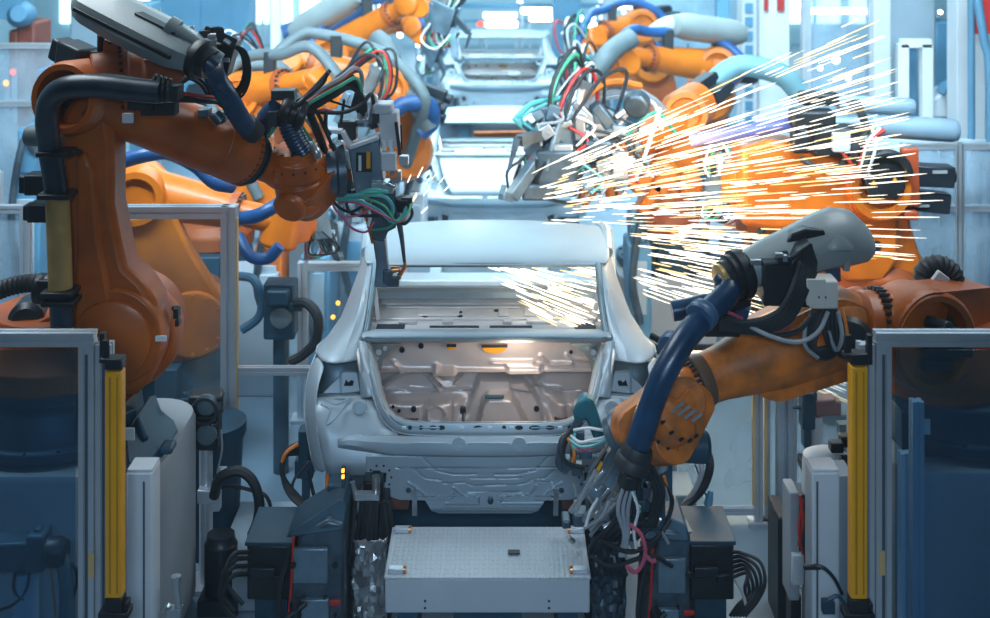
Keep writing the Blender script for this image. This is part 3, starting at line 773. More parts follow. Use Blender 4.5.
part('cap_bolts', MB().bolts(h0+hax*.278, hax, .112, 12, .010, .026).bolts(h0+hax*.20, hax, .141, 14, .008, .012), BLACK, cp)
part('cable_elbow', MB().tube([at(300, 150, 6.70), at(309, 146, 6.66), at(316, 151, 6.64), at(318, 158, 6.64)], .026, 10), METAL, rb)
part('tool_flange', MB().lathe(at(326, 172, 6.84), V(.95, .2, .05), [(0, .115), (.05, .12), (.06, .14), (.10, .14)], 32).bolts(at(332, 172, 6.86), V(.95, .2, .05), .12, 12, .010, .05), METAL_DK, rb)
# drive motors at the back of the elbow
mo = part('drive_motor', MB().bar(at(66, 52, 6.25), at(88, 62, 6.15), .13, .13).bar(at(58, 47, 6.28), at(66, 52, 6.25), .11, .11), MOTOR, rb, bevel=.012)
part('drive_motor', MB().cyl(at(28, 136, 6.3), at(62, 136, 6.25), .052).cyl(at(25, 136, 6.3), at(30, 136, 6.3), .04), GREYHOSE, rb, bevel=.006)
part('drive_motor', MB().box(at(38, 183, 6.25), (.10, .12, .10)).box(at(27, 183, 6.3), (.05, .10, .085)), MOTOR, rb, bevel=.008)
part('drive_motor', MB().box(at(41, 211, 6.25), (.10, .12, .09)).box(at(31, 211, 6.3), (.05, .10, .075)), MOTOR, rb, bevel=.008)
# hose down the back of the arm
hs = part('hose', MB().tube([at(160, 92, 5.72), at(135, 90, 5.72), at(95, 86, 5.72), at(66, 88, 5.74), at(51, 99, 5.78), at(47, 120, 5.82), at(50, 150, 5.86), at(56, 190, 5.88), at(59, 240, 5.88), at(61, 300, 5.88), at(63, 335, 5.9)], .054, 14), mat('black_feed_hose', (.016, .03, .05), .38, 0, .3, 8, .03, .2), rb, label='black feed hose bent over the elbow')
part('hose_sleeve', MB().tube([at(57.5, 196, 5.87), at(59, 240, 5.87), at(60.5, 288, 5.87)], .0555, 14), OLIVE, hs, label='olive sleeve on the hose')
mb = MB()
for x, y in ((57, 152), (58, 194), (61, 291), (62, 300)): mb.box(at(x, y, 5.87), (.15, .15, .025))
mb.box(at(66, 152, 5.87), (.13, .06, .02))
part('hose_clamp', mb, BLACK, hs, bevel=.006)
part('hose', MB().tube([at(158, 88, 5.75), at(130, 82, 5.75), at(100, 79, 5.78), at(84, 84, 5.82)], .026, 10), RUBBER, rb)
mb = MB()
for k in range(4): mb.lathe(at(152+k*5, 85+k*1.5, 5.75), V(1, .1, -.15), [(0, .052), (.016, .052)], 18)
mb.box(at(170, 92, 5.80), (.10, .12, .07)).box(at(160, 108, 5.88), (.16, .08, .06)).box(at(143, 100, 5.86), (.12, .10, .08))
part('hose_collar', mb, BLACK, rb, bevel=.004)
mb = MB()
for k in range(5): mb.tube([at(172, 88+k*3, 5.85), at(190+k*4, 98+k, 5.95), at(212+k*3, 100+k, 6.2), at(225+k*3, 108+k*2, 6.35)], .010, 6)
for k in range(4): mb.tube([at(180, 84, 5.85), at(186+k*5, 78-k*2, 5.9), at(200+k*4, 84-k, 6.0), at(208+k*3, 96, 6.1)], .008, 6)
part('cable_bundle', mb, RUBBER, rb)
part('red_cable', MB().tube([at(180, 93, 5.84), at(200, 96, 5.95), at(220, 99, 6.1), at(236, 110, 6.4)], .010, 6), RED, rb)
mb = MB().box(at(186, 118, 6.3), (.05, .08, .05)).box(at(205, 112, 6.3), (.05, .1, .04)).box(at(220, 116, 6.4), (.07, .08, .05)).cyl(at(214, 113, 6.3), at(222, 122, 6.3), .03)
part('cable_clamp', mb, METAL_DK, rb, bevel=.006)
# grey hose housing on posts above the elbow
c0 = at(84, 0, 6.05); c1 = at(206, 62, 5.78); cax = (c1-c0).normalized(); up = V(.28, -.35, .9)
up = (up-cax*up.dot(cax)).normalized(); sd = cax.cross(up)
sec = [(q_*.88, r_*.84) for q_, r_ in ((-.14,-.065),(-.165,-.02),(-.165,.03),(-.125,.075),(-.05,.10),(.07,.10),(.14,.07),(.16,.0),(.14,-.065))]
def shell(t, s): return [c0+cax*t+sd*(a*s)+up*(b*s) for a, b in sec]
L_ = (c1-c0).length
rws = [shell(t*L_, s)+[shell(t*L_, s)[0]] for t, s in ((-.02, .35), (0, .62), (.04, .80), (.12, .93), (.35, 1.0), (.62, 1.0), (.82, .90), (.92, .72), (.96, .55))]
mb = MB().grid(rws); n0 = len(sec)
mb.add(shell(-.02*L_, .35), [tuple(range(n0))]).add(shell(.96*L_, .55), [tuple(range(n0))])
cv = part('hose_cover', mb, COVER, rb, angle=30, label='grey streamlined hose cover')
mb = MB()
for a in (-.139, .132): mb.bar(c0+cax*.06+sd*a+up*.02, c0+cax*(L_*.86)+sd*a*.97+up*.02, .016, .02)
mb.bar(c0+cax*(.46*L_)+up*.085+sd*.02, c0+cax*(.78*L_)+up*.083+sd*.02, .06, .012)
part('cover_seam', mb, BLACK, cv, bevel=.003)
mb = MB()
for t in (.15, .42, .70, .88):
    mb.box(c0+cax*(t*L_)-sd*.142+up*.025, (.05, .03, .03))
part('cover_latch', mb, METAL, cv, bevel=.005)
part('cover_inlet', MB().lathe(at(168, 24, 5.82), V(.75, .0, -.5), [(0, .045), (.05, .05), (.06, .035), (.10, .035)], 18).lathe(at(176, 29, 5.8), V(.75, 0, -.5), [(0, .03), (.25, .028)], 14), COVER, cv)
mb = MB()
for x, y in ((101, 34), (111, 40), (154, 62), (166, 70)): mb.cyl(at(x, y, 6.05), at(x, y+20, 6.1), .018)
mb.box(at(107, 55, 6.1), (.14, .10, .04)).box(at(160, 84, 6.05), (.12, .10, .04))
part('cover_post', mb, BLACK, rb)
part('cover_ring', MB().lathe(c0+cax*(L_*.91), cax, [(0, .085), (.02, .098), (.05, .098), (.06, .078), (.10, .07)], 28), BLACK, rb)
part('brass_ring', MB().lathe(c0+cax*(L_*1.0), cax, [(0, .060), (.018, .060)], 24), BRASS, rb)
e0 = c0+cax*(L_*1.0)
part('corrugated_hose', MB().tube([e0-cax*.03, e0+cax*.03, at(215, 77, 5.88), at(228, 97, 6.0), at(240, 118, 6.25), at(252, 134, 6.5)], .048, 14, ridge=.003, pitch=.018), HOSE, rb, label='dark blue corrugated hose')
part('hose_collar', MB().lathe(at(246, 124, 6.38), V(.4, .6, -.6), [(0, .055), (.09, .055)], 18), RUBBER, rb)
# cable guide bracket beside the cover
mb = MB().prism([at(*p) for p in ((204,46,5.95),(236,42,5.95),(226,78,5.98),(212,70,5.98))], V(0, .14, 0)).box(at(206, 37, 5.95), (.05, .08, .07)).bar(at(204, 30, 5.95), at(236, 44, 5.95), .02, .05)
br = part('cable_bracket', mb, BLACK, rb, bevel=.006)
part('bracket_plate', MB().box(at(223, 60, 5.94), (.06, .012, .02)).cyl(at(208, 36, 5.92), at(216, 36, 5.92), .014).cyl(at(224, 40, 5.92), at(230, 44, 5.92), .012), METAL, br)
mb = MB()
for k in range(4): mb.tube([at(230, 44, 6.0), at(240+k*2, 52, 6.0), at(244+k*2, 70+k*2, 6.0), at(238+k, 88+k*3, 6.05), at(222, 96, 6.1)], .007, 6)
for k in range(4): mb.tube([at(196+k*3, 44, 6.0), at(200+k*3, 36-k*2, 5.95), at(210+k*4, 32-k, 5.95), at(222, 40, 5.95)], .008, 6)
part('cable_loop', mb, RUBBER, br)

# ---------------- the spot welding gun of the left robot
gd = 6.9
gun = part('welding_gun', MB().prism([at(x, y, gd) for x, y in ((348,147),(379,136),(383.6,182),(372,190),(355,194))], V(0, .16, 0)), BLUEGREY, rb, bevel=.008, label='spot welding gun')
part('flange_bracket', MB().prism([at(x, y, gd-.03) for x, y in ((328,145),(334,143),(345,160),(352,194),(344,194),(337,165))], V(0, .2, 0)).bolts(at(341, 170, gd-.03), (0, -1, 0), .05, 6, .006, .01), METAL_DK, gun, bevel=.006)
mb = MB()
for a, b in (((325,129.5),(343,130.5)), ((343,130.5),(351,146.5)), ((350,146.5),(379,136.5))): mb.bar(at(*a, gd-.05), at(*b, gd-.05), .10, .022)
part('angle_bracket', mb, LGREY, gun, bevel=.004)
part('gun_window', MB().box(at(364, 162, gd-.005), (.085, .02, .105)), BLACK, gun)
part('window_plate', MB().box(at(368.5, 160, gd-.014), (.022, .01, .09)), YELLOW, gun, label='yellow plate in the gun window')
part('window_plate', MB().box(at(360, 163, gd-.014), (.016, .01, .085)), WHITE, gun)
part('plate_screws', MB().bolts(at(366, 165, gd), (0, -1, 0), .125, 10, .006, .01), METAL, gun)
part('valve_block', MB().box(at(348, 129, gd+.02), (.10, .12, .10)).box(at(345, 122, gd+.02), (.06, .08, .03)), BLACK, gun, bevel=.008)
mb = MB().lathe(at(366, 126, gd), V(-.02, .05, 1), [(0, .03), (.012, .03)], 10)
mb.lathe(at(366.5, 123, gd+.03), V(.10, .15, 1), [(0, .060), (.012, .062), (.02, .048), (.15, .048), (.155, .040), (.16, .040)], 22)
for k in range(8):
    a = k*PI/4; mb.bar(at(366.5, 120, gd+.03)+V(.049*math.cos(a), .049*math.sin(a), 0), at(369, 101, gd+.03)+V(.049*math.cos(a), .049*math.sin(a), 0), .012, .012)
part('servo_motor', mb, METAL, gun)
part('motor_ring', MB().lathe(at(365.5, 127, gd+.02), V(.1, .15, 1), [(0, .068), (.022, .068)], 22), METAL_DK, gun)
tb = part('transformer', MB().box(at(390, 128, gd+.03), (.105, .14, .19), Matrix.Rotation(-.06, 3, 'Y')).box(at(384, 107, gd+.03), (.10, .15, .055)), LGREY, gun, bevel=.010)
part('terminal_box', MB().box(at(389, 161, gd-.07), (.082, .06, .10)), LGREY, gun, bevel=.008)
part('guide_rail', MB().bar(at(383, 140, gd-.04), at(387, 170, gd-.04), .02, .02).bar(at(391, 140, gd-.04), at(394, 186, gd-.04), .018, .02).bar(at(381, 130, gd-.03), at(383.5, 152, gd-.03), .012, .012), WHITE, gun, bevel=.003)
part('dark_rail', MB().bar(at(396, 122, gd-.05), at(400, 155, gd-.05), .018, .018).bar(at(401, 125, gd-.03), at(402, 150, gd-.03), .010, .010).box(at(376, 118, gd-.02), (.04, .04, .05)), BLACK, gun)
part('gun_fitting', MB().box(at(396, 176, gd-.03), (.06, .06, .06)).box(at(383, 186, gd), (.12, .12, .06)).box(at(404, 160, gd), (.05, .06, .05)).cyl(at(388, 183, gd-.06), at(396, 186, gd-.06), .016), METAL, gun, bevel=.005)
part('orange_clip', MB().box(at(396, 173, gd-.07), (.018, .02, .04)).box(at(392, 177, gd-.07), (.03, .02, .012)), ORANGEC, gun)
part('lower_adapter', MB().prism([at(x, y, gd) for x, y in ((369,192),(396,190),(396,228),(388,232),(384,242),(372,240),(368,214))], V(0, .14, 0)), METAL_DK, gun, bevel=.008)
el = part('electrode_arm', MB().prism([at(x, y, gd+.02) for x, y in ((372,236),(385,238),(387,262),(389,276),(388,288),(374,288),(376,264))], V(0, .09, 0)), BLUEGREY, gun, bevel=.010)
part('electrode_knuckle', MB().box(at(393, 280, gd+.05), (.07, .07, .06)).box(at(388, 275, gd+.05), (.05, .08, .08)).bar(at(390, 285, gd+.05), at(400, 276, gd+.05), .03, .03), METAL_DK, el, bevel=.008)
part('electrode_tip', MB().cyl(at(391, 270, gd+.04), at(400, 269, gd+.04), .020, .014).cyl(at(399, 276, gd+.04), at(405, 267, gd+.04), .014, .010).cyl(at(404.5, 268, gd+.04), at(405, 262, gd+.04), .012, .008), COPPER, el)
part('upper_electrode', MB().tube([at(395, 205, gd), at(399, 222, gd), at(402, 240, gd+.02), at(404.5, 262, gd+.04)], .022, 10, r1=.009), METAL_DK, gun)
part('water_pipe', MB().tube([at(362, 206, gd-.02), at(368, 224, gd-.01), at(373, 243, gd)], .010, 8), COPPER, gun)
part('water_pipe', MB().tube([at(366, 203, gd-.02), at(370, 216, gd-.02), at(368, 226, gd-.02)], .009, 8), WHITEC, gun)
def loops(nm, m, sets, r, parent):
    mb = MB()
    for s in sets: mb.tube([at(x, y, gd+dz) for x, y, dz in s], r, 7)
    return part(nm, mb, m, parent)
loops('teal_cable', TEALC, [((334,194,-.05),(352,196,-.1),(372,190,-.12),(388,192,-.1)), ((336,199,-.06),(358,201,-.13),(378,210,-.13),(394,222,-.1),(404,214,-.05),(406,204,-.02)), ((345,196,-.1),(370,195,-.13),(385,197,-.1),(393,208,-.06),(390,222,-.02))], .011, gun)
loops('green_cable', GREENC, [((340,197,-.08),(362,198,-.12),(384,206,-.14),(396,221,-.12),(408,212,-.08),(411,204,-.04)), ((352,199,-.04),(368,193,-.14),(386,192,-.1)), ((372,230,.0),(388,228,-.04),(400,218,-.05))], .007, gun)
loops('pink_cable', PINKC, [((335,192,-.05),(333,205,-.08),(345,217,-.1),(365,212,-.1),(372,200,-.06)), ((340,214,-.05),(352,228,-.06),(366,232,-.04),(374,222,.0)), ((338,201,-.06),(360,204,-.15),(385,216,-.15),(400,222,-.1),(410,210,-.05))], .006, gun)
loops('black_cable', RUBBER, [((338,190,-.04),(334,202,-.06),(350,212,-.08),(368,203,-.08)), ((345,198,-.02),(352,214,-.06),(380,216,-.10)), ((410,205,0),(412,215,-.02),(404,224,-.03),(396,214,0))], .009, gun)
mb = MB().cyl(at(402, 198, gd-.02), at(402, 210, gd), .035).box(at(407, 202, gd), (.06, .07, .06)).cyl(at(352, 190, gd-.03), at(352, 200, gd-.03), .02)
part('cable_gland', mb, BLACK, gun, bevel=.005)
# cable bundle feeding the gun from above
cl = part('bundle_clamp', MB().lathe(at(280, 108, 6.55), V(.7, .1, -.25), [(0, .06), (.02, .075), (.05, .075), (.055, .062), (.09, .062), (.095, .078), (.13, .078), (.14, .06)], 22).box(at(284, 94, 6.58), (.12, .10, .05)).box(at(274, 118, 6.55), (.05, .09, .08)), BLACK, rb, bevel=.004)
part('bundle_hose', MB().tube([at(286, 110, 6.58), at(289, 124, 6.60), at(296, 140, 6.63), at(303, 152, 6.66)], .055, 14, ridge=.003, pitch=.02), HOSE, rb)
part('bundle_hose', MB().tube([at(276, 108, 6.56), at(266, 118, 6.6), at(262, 134, 6.7)], .05, 12), HOSE, rb)
def fan(nm, m, sets, r):
    mb = MB()
    for s in sets: mb.tube([at(*p) for p in s], r, 7)
    return part(nm, mb, m, gun)
fan('black_cable', RUBBER, [[(292,104+k*2,6.56),(312,94+k*3,6.6),(334,84+k*2.5,6.68),(350,76+k*2.4,6.78),(358+k,84+k*3,6.85),(352+k*3,108+k*2,6.9)] for k in range(6)] + [[(294,108,6.56),(318,112,6.62),(345,112,6.72),(362,104,6.8),(371,94,6.86),(374,104,6.9)],[(292,112,6.55),(306,98,6.5),(322,84,6.48),(328,72,6.46)],[(312,104,6.6),(322,122,6.66),(334,150,6.8)],[(326,112,6.62),(326,128,6.7),(330,134,6.8)],[(296,106,6.6),(312,90,6.6),(330,70,6.62)]], .011)
fan('red_cable', RED, [[(296,110,6.56),(316,96,6.58),(338,82,6.66),(352,73,6.76),(360,72,6.82),(362,84,6.86)], [(312,112,6.66),(325,110,6.7),(336,113,6.8)]], .010)
fan('green_cable', GREENC, [[(296,112,6.55),(318,98,6.56),(340,86,6.64),(356,78,6.76),(362,92,6.84)], [(262,140,6.6),(272,132,6.62),(280,118,6.6)], [(300,124,6.62),(308,136,6.7),(316,148,6.74)]], .010)
fan('grey_cable', GREYC, [[(294,106,6.55),(316,92,6.55),(340,78,6.63),(354,68,6.74),(362,76,6.82),(360,98,6.88)], [(306,118,6.64),(314,130,6.7),(322,146,6.78)]], .012)
part('support_strut', MB().bar(at(308, 108, 6.6), at(325, 152, 6.8), .03, .03).bar(at(344, 100, 6.8), at(340, 128, 6.88), .014, .014).bar(at(352, 108, 6.8), at(322, 98, 6.7), .012, .012), BLACK, gun)
# joint hose below left (feeds the robot base)
fh = part('feed_hose', MB().tube([at(-8, 293, 5.95), at(12, 286, 5.95), at(30, 283, 5.95), at(46, 285, 5.93), at(58, 300, 5.95)], .042, 12, ridge=.003, pitch=.022), RUBBER, rb)
mb = MB().lathe(at(36, 288, 5.95), V(1, 0, -.1), [(0, .07), (.08, .078), (.09, .06)], 20).box(at(50, 288, 5.93), (.09, .11, .10))
part('feed_hose_coupling', mb, BLACK, fh, bevel=.006)
part('fan_motor', MB().lathe(at(26, 320, 6.1), V(.2, -1, .1), [(-.2, .085), (0, .085), (.03, .06)], 22), MOTOR, rb)
# ------------------------------------------------------------------ right front robot
pedestal('robot_pedestal', xat(972, 6.35), 6.25, .58, .47, .22, .12, zat(472, 5.80), 'pale painted robot pedestal at right, behind the glass fence')
rr = thing('welding_robot', 'orange welding robot at front right, reaching to the car tail with a blue hose', 'robot', (xat(945, 6.35), 6.4, zat(472, 5.8)), 'welding robots')
bc = V(xat(958, 6.35), 6.27, 0); bz = zat(472, 5.8)+.024
mb = MB().lathe(bc+V(0, 0, bz+.003), (0, 0, 1), [(0, .44), (.06, .44), (.07, .42), (.22, .42), (.25, .38)], 36).bolts(bc+V(0, 0, bz+.06), (0, 0, 1), .43, 18, .014, .02)
mb.box(bc+V(.26, -.2, bz+.30), (.42, .36, .42)).box(bc+V(-.34, -.22, bz+.10), (.14, .2, .18))
part('base', mb, NAVY, rr, bevel=.03)
part('base_label', MB().box(bc+V(-.30, -.34, bz+.13), (.03, .01, .07)), WHITE, rr)
mb = MB().lathe(bc+V(-.08, 0, bz+.22), (0, 0, 1), [(0, .38), (.10, .40), (.13, .40), (.24, .34), (.34, .30)], 36)
mb.bolts(bc+V(-.08, 0, bz+.30), (0, 0, 1), .39, 26, .013, .035)
part('rotating_column', mb, ORANGE_DARK, rr, bevel=.012)
J = at(906, 331, 5.98); jx = V(.34, -.93, .06).normalized()
mb = MB().lathe(J-jx*.12, jx, [(.06, .21), (.08, .232), (.26, .238), (.33, .228), (.345, .212), (.335, .185), (.22, .172), (.02, .165)], 44, caps=False)
mb.link(J+jx*.10, bc+V(.02, .0, bz+.42), jx, .23, .28, .24)
part('elbow_housing', mb, ORANGE, rr, angle=45)
part('housing_recess', MB().lathe(J+jx*.12, jx, [(0, .172), (.02, .172)], 36), mat('recess_dark_casting', (.035, .028, .025), .5), rr)
part('recess_motor', MB().box(J+jx*.22+V(.02, 0, .045), (.18, .14, .045)).box(J+jx*.22+V(.04, 0, -.02), (.20, .14, .05)).cyl(J+jx*.13+V(-.03, 0, .09), J+jx*.30+V(.0, 0, .09), .03).box(J+jx*.2+V(.0, 0, -.09), (.14, .1, .05)), MOTOR, rr, bevel=.008)
# casting that carries the arm, with a ring of bolts
gx = V(-.97, -.1, .12).normalized(); g0 = at(874, 332, 5.93)
mb = MB().lathe(g0-gx*.06, gx, [(0, .205), (.03, .21), (.05, .19), (.14, .185), (.16, .15), (.30, .14)], 40)
mb.ell(at(856, 308, 6.0), (.09, .09, .10)).box(at(866, 308, 5.95), (.12, .12, .12))
part('elbow_casting', mb, ORANGE, rr, bevel=.008)
part('gear_bolts', MB().bolts(g0-gx*.03, gx, .198, 34, .012, .05), BLACK, rr)
part('cover_bolts', MB().cyl(at(864, 310, 5.86), at(872, 306, 5.86), .022).cyl(at(860, 347, 5.8), at(868, 350, 5.8), .02), METAL, rr)
part('dome_cap', MB().ell(at(889, 305, 6.05), (.10, .10, .085)), BLACK, rr)
# forearm towards lower left
a0 = at(852, 322, 5.95); a1 = at(699, 381, 5.72); fx = (a1-a0).normalized(); fl = (a1-a0).length
mb = MB().lathe(a0, fx, [(-.05, .13), (0, .17), (.12, .185), (.30*fl, .180), (.55*fl, .165), (.80*fl, .128), (fl-.10, .116), (fl-.04, .113), (fl, .108)], 40)
mb.link(a0+fx*.1+V(0, .03, -.02), a0+fx*.42+V(0, .02, -.02), S_, .19, .165, .26)
part('forearm', mb, ORANGE_WORN, rr, angle=35)
mb = MB().lathe(a1-fx*.035, fx, [(0, .116), (.03, .122), (.055, .120), (.06, .10), (.065, .085)], 40)
wr = part('wrist_ring', mb, mat('dark_ring_casting', (.12, .07, .045), .45), rr)
part('ring_bolts', MB().bolts(a1+fx*.02, fx, .104, 26, .008, .025), BLACK, wr)
part('brass_liner', MB().lathe(a1+fx*.025, fx, [(0, .100), (.02, .096)], 36, caps=False), ORANGE, wr)
mb = MB().lathe(a1, fx, [(0, .078), (.16, .076), (.22, .085)], 30)
part('wrist_neck', mb, ORANGE_WORN, rr)
hx = V(.62, -.45, .65).normalized(); hc = at(660, 424, 5.62)
mb = MB().lathe(hc-hx*.16, hx, [(0, .10), (.04, .122), (.15, .126), (.155, .116), (.175, .116), (.18, .126), (.27, .122), (.29, .10), (.31, .05)], 40)
mb.link(at(676, 400, 5.64), at(630, 428, 5.70), V(.2, -.9, .3), .105, .09, .20)
mb.link(at(690, 405, 5.62), at(666, 440, 5.62), V(.4, -.8, .4), .08, .105, .16)
part('wrist', mb, ORANGE_WORN, rr, bevel=.012, angle=45)
part('wrist_bolts', MB().bolts(hc+hx*.10, hx, .126, 14, .008, .02).bolts(hc+hx*.02, hx, .127, 14, .008, .012), BLACK, rr)
mb = MB()
for k in range(4): mb.bar(at(671+k*7, 412+k*3, 5.48), at(684+k*6, 402+k*4, 5.46), .012, .012)
part('wrist_screws', mb, METAL, rr)
part('tool_flange', MB().lathe(at(634, 430, 5.75), V(-.75, .2, -.55), [(0, .12), (.06, .125), (.07, .11), (.10, .11)], 32), METAL_DK, rr)
part('wrist_drive', MB().lathe(at(678, 446, 5.75), V(1, .1, -.05), [(0, .07), (.12, .075), (.14, .06)], 22), NAVY, rr)
# grey hose cover above the arm
p0 = at(735, 276, 5.74); p1 = at(868, 234, 5.95); cx_ = (p1-p0).normalized(); Lc = (p1-p0).length
upc = V(.25, -.45, .85); upc = (upc-cx_*upc.dot(cx_)).normalized(); sdc = cx_.cross(upc)
sec2 = [(math.cos(a)*.5, math.sin(a)*.5*(1 if math.sin(a) > 0 else .55)) for a in [i*2*PI/18 for i in range(18)]]
def sh2(t, wd, hh, lift=0): return [p0+cx_*(t*Lc)+sdc*(a*wd)+upc*(b*hh+lift) for a, b in sec2]
stn = ((0, .17, .17, 0), (.10, .18, .18, .01), (.22, .22, .20, .02), (.42, .25, .22, .03), (.60, .28, .27, .04), (.76, .30, .30, .035), (.88, .28, .27, .01), (.98, .18, .17, -.03), (1.02, .06, .07, -.04))
rws = [sh2(*s)+[sh2(*s)[0]] for s in stn]
cv = part('hose_cover', MB().grid(rws).add(sh2(*stn[0]), [tuple(range(18))]).add(sh2(*stn[-1]), [tuple(range(18))]), COVER, rr, angle=40, label='grey streamlined hose cover')
mb = MB()
for sg in (-1,): 
    pts = [p0+cx_*(t*Lc)+sdc*(-.5*wd*.97)+upc*(.05*hh+li) for t, wd, hh, li in stn[:-1]]
    mb.tube(pts, .008, 6)
part('cover_seam', mb, BLACK, cv)
part('cover_recess_shadow', MB().prism([at(x, y, 5.735) for x, y in ((784,246),(792,234),(806,229),(824,230),(829,240),(818,248),(800,250),(790,258))], V(0, .12, 0)), BLACK, cv, bevel=.008)  # black block draws the shadow in the cover's recess
part('cover_latch', MB().box(at(756, 262, 5.66), (.05, .02, .025)).box(at(846, 262, 5.76), (.03, .03, .08)).box(at(852, 248, 5.76), (.02, .03, .04)), METAL, cv, bevel=.004)
part('cover_ring', MB().lathe(p0+cx_*.06, -cx_, [(0, .098), (.02, .115), (.055, .115), (.06, .10), (.085, .10), (.09, .085), (.12, .082)], 32), BLACK, rr)
part('brass_ring', MB().lathe(p0-cx_*.055, -cx_, [(0, .075), (.025, .074), (.03, .062)], 28), BRASS, rr)
part('cover_outlet', MB().lathe(at(833, 247, 5.80), V(.05, -.5, -.85), [(-.05, .09), (.02, .10), (.04, .09)], 26), COVER, cv)
mb = MB()
for k in range(7): mb.tube([at(827+k*2, 250+(k % 3)*2, 5.80-.01*(k % 2)), at(828+k*1.6, 264, 5.78), at(826+k*2, 280, 5.82)], .013, 7)
part('cable_bundle', mb, mat('blue_cable_bundle', (.05, .09, .17), .45), rr)
# blue dress hose down to the gun
hs = part('hose', MB().tube([p0-cx_*.05, at(728, 292, 5.66), at(706, 315, 5.58), at(684, 340, 5.50), at(664, 374, 5.45), at(650, 408, 5.45), at(641, 436, 5.46), at(632, 462, 5.50)], px2m(12.8, 5.5), 18, k=10, ridge=.0012, pitch=.016), HOSE, rr, label='shiny dark blue hose')
mb = MB()
for a, b in (((699,318.5),(704,313)), ((671.5,350.5),(675.5,346))):
    A_ = at(*a, 5.54); B_ = at(*b, 5.57); q = (B_-A_).normalized()
    mb.lathe(A_, q, [(0, .066), (.01, .072), (.02, .066), (.035, .066), (.045, .072), (.055, .066)], 24)
part('hose_ring', mb, mat('blue_ring', (.05, .11, .20), .4), hs)
part('hose_cuff', MB().lathe(at(639, 446, 5.47), V(-.35, .05, -.95), [(0, .062), (.02, .070), (.05, .070), (.06, .078), (.10, .080), (.11, .062)], 24), RUBBER, hs)
part('spare_hose', MB().tube([at(672, 311, 5.86), at(690, 308, 5.86), at(706, 304, 5.86), at(724, 306, 5.86), at(745, 316, 5.86)], .048, 16), HOSE, rr, label='dark blue capped hose end')
part('hose_support', MB().box(at(720, 322, 5.75), (.16, .12, .10)).bar(at(650, 335, 5.65), at(668, 345, 5.60), .02, .03).bar(at(712, 312, 5.7), at(748, 300, 5.8), .05, .05), BLACK, rr, bevel=.008)
part('pink_cable', MB().tube([at(720, 310, 5.64), at(730, 313, 5.64), at(742, 318, 5.7)], .008, 6).tube([at(758, 334, 5.7), at(776, 330, 5.72), at(800, 322, 5.78)], .012, 7), PINKC, rr)
# black valve box, junction box and drooping cables
mb = MB().prism([at(x, y, 5.62) for x, y in ((764,263),(792,262),(800,250),(812,244),(818,262),(814,308),(764,306))], V(0, .18, 0))
mb.box(at(783, 258, 5.60), (.06, .08, .035)).bar(at(786, 262, 5.6), at(812, 244, 5.62), .014, .02).cyl(at(779, 255, 5.6), at(788, 253, 5.6), .016)
vb = part('valve_box', mb, BLACK, rr, bevel=.006)
part('valve_fitting', MB().box(at(779, 255, 5.56), (.035, .02, .02)).box(at(785, 258, 5.56), (.02, .02, .03)), METAL, vb, bevel=.003)
jb = part('junction_box', MB().box(at(821, 291, 5.60), (.125, .12, .125)), BEIGE, rr, bevel=.010)
part('box_lid', MB().box(at(816, 292, 5.535), (.085, .012, .115)), BEIGE, jb, bevel=.004)
part('box_screws', MB().bolts(at(822, 297, 5.53), (0, -1, 0), .015, 2, .004, .012), BLACK, jb)
mb = MB()
for k in range(6): mb.tube([at(800+k*3, 262+k*2, 5.58), at(792+k*2, 290+k*2, 5.52), at(778+k*2, 312+k*2, 5.52), at(750+k*2, 322+k*2, 5.55), at(720, 319+k*2, 5.62)], .013, 7)
for k in range(5): mb.tube([at(812+k*3, 312, 5.58), at(806+k*2, 334+k*3, 5.55), at(818+k*2, 356-k*2, 5.55), at(836+k*2, 352-k*2, 5.58), at(842+k*3, 318, 5.66)], .012, 7)
for k in range(4): mb.tube([at(826+k*3, 308, 5.56), at(824+k*4, 330, 5.55), at(834+k*2, 352, 5.57), at(850, 330, 5.66)], .010, 7)
mb.tube([at(730, 320, 5.6), at(762, 334, 5.55), at(795, 332, 5.52), at(812, 316, 5.54)], .012, 7)
part('cable_loop', mb, RUBBER, rr)
part('grey_cable', MB().tube([at(742, 322, 5.58), at(770, 336, 5.50), at(798, 342, 5.48), at(818, 332, 5.50), at(828, 312, 5.54)], .010, 7).tube([at(838, 312, 5.55), at(842, 336, 5.54), at(836, 350, 5.55), at(828, 330, 5.55)], .010, 7).tube([at(806, 320, 5.54), at(805, 345, 5.53), at(818, 358, 5.54)], .009, 7), GREYC, rr)
part('orange_cable', MB().tube([at(842, 308, 5.6), at(846, 325, 5.58), at(848, 345, 5.58), at(844, 354, 5.6)], .008, 6).tube([at(812, 272, 5.66), at(815, 262, 5.7)], .008, 6), ORANGEC, rr)
part('cable_disc', MB().lathe(at(850, 334, 5.66), V(-.3, -1, 0), [(0, .075), (.06, .10), (.09, .085)], 24, hint=V(0, 0, 1)), BLACK, rr)
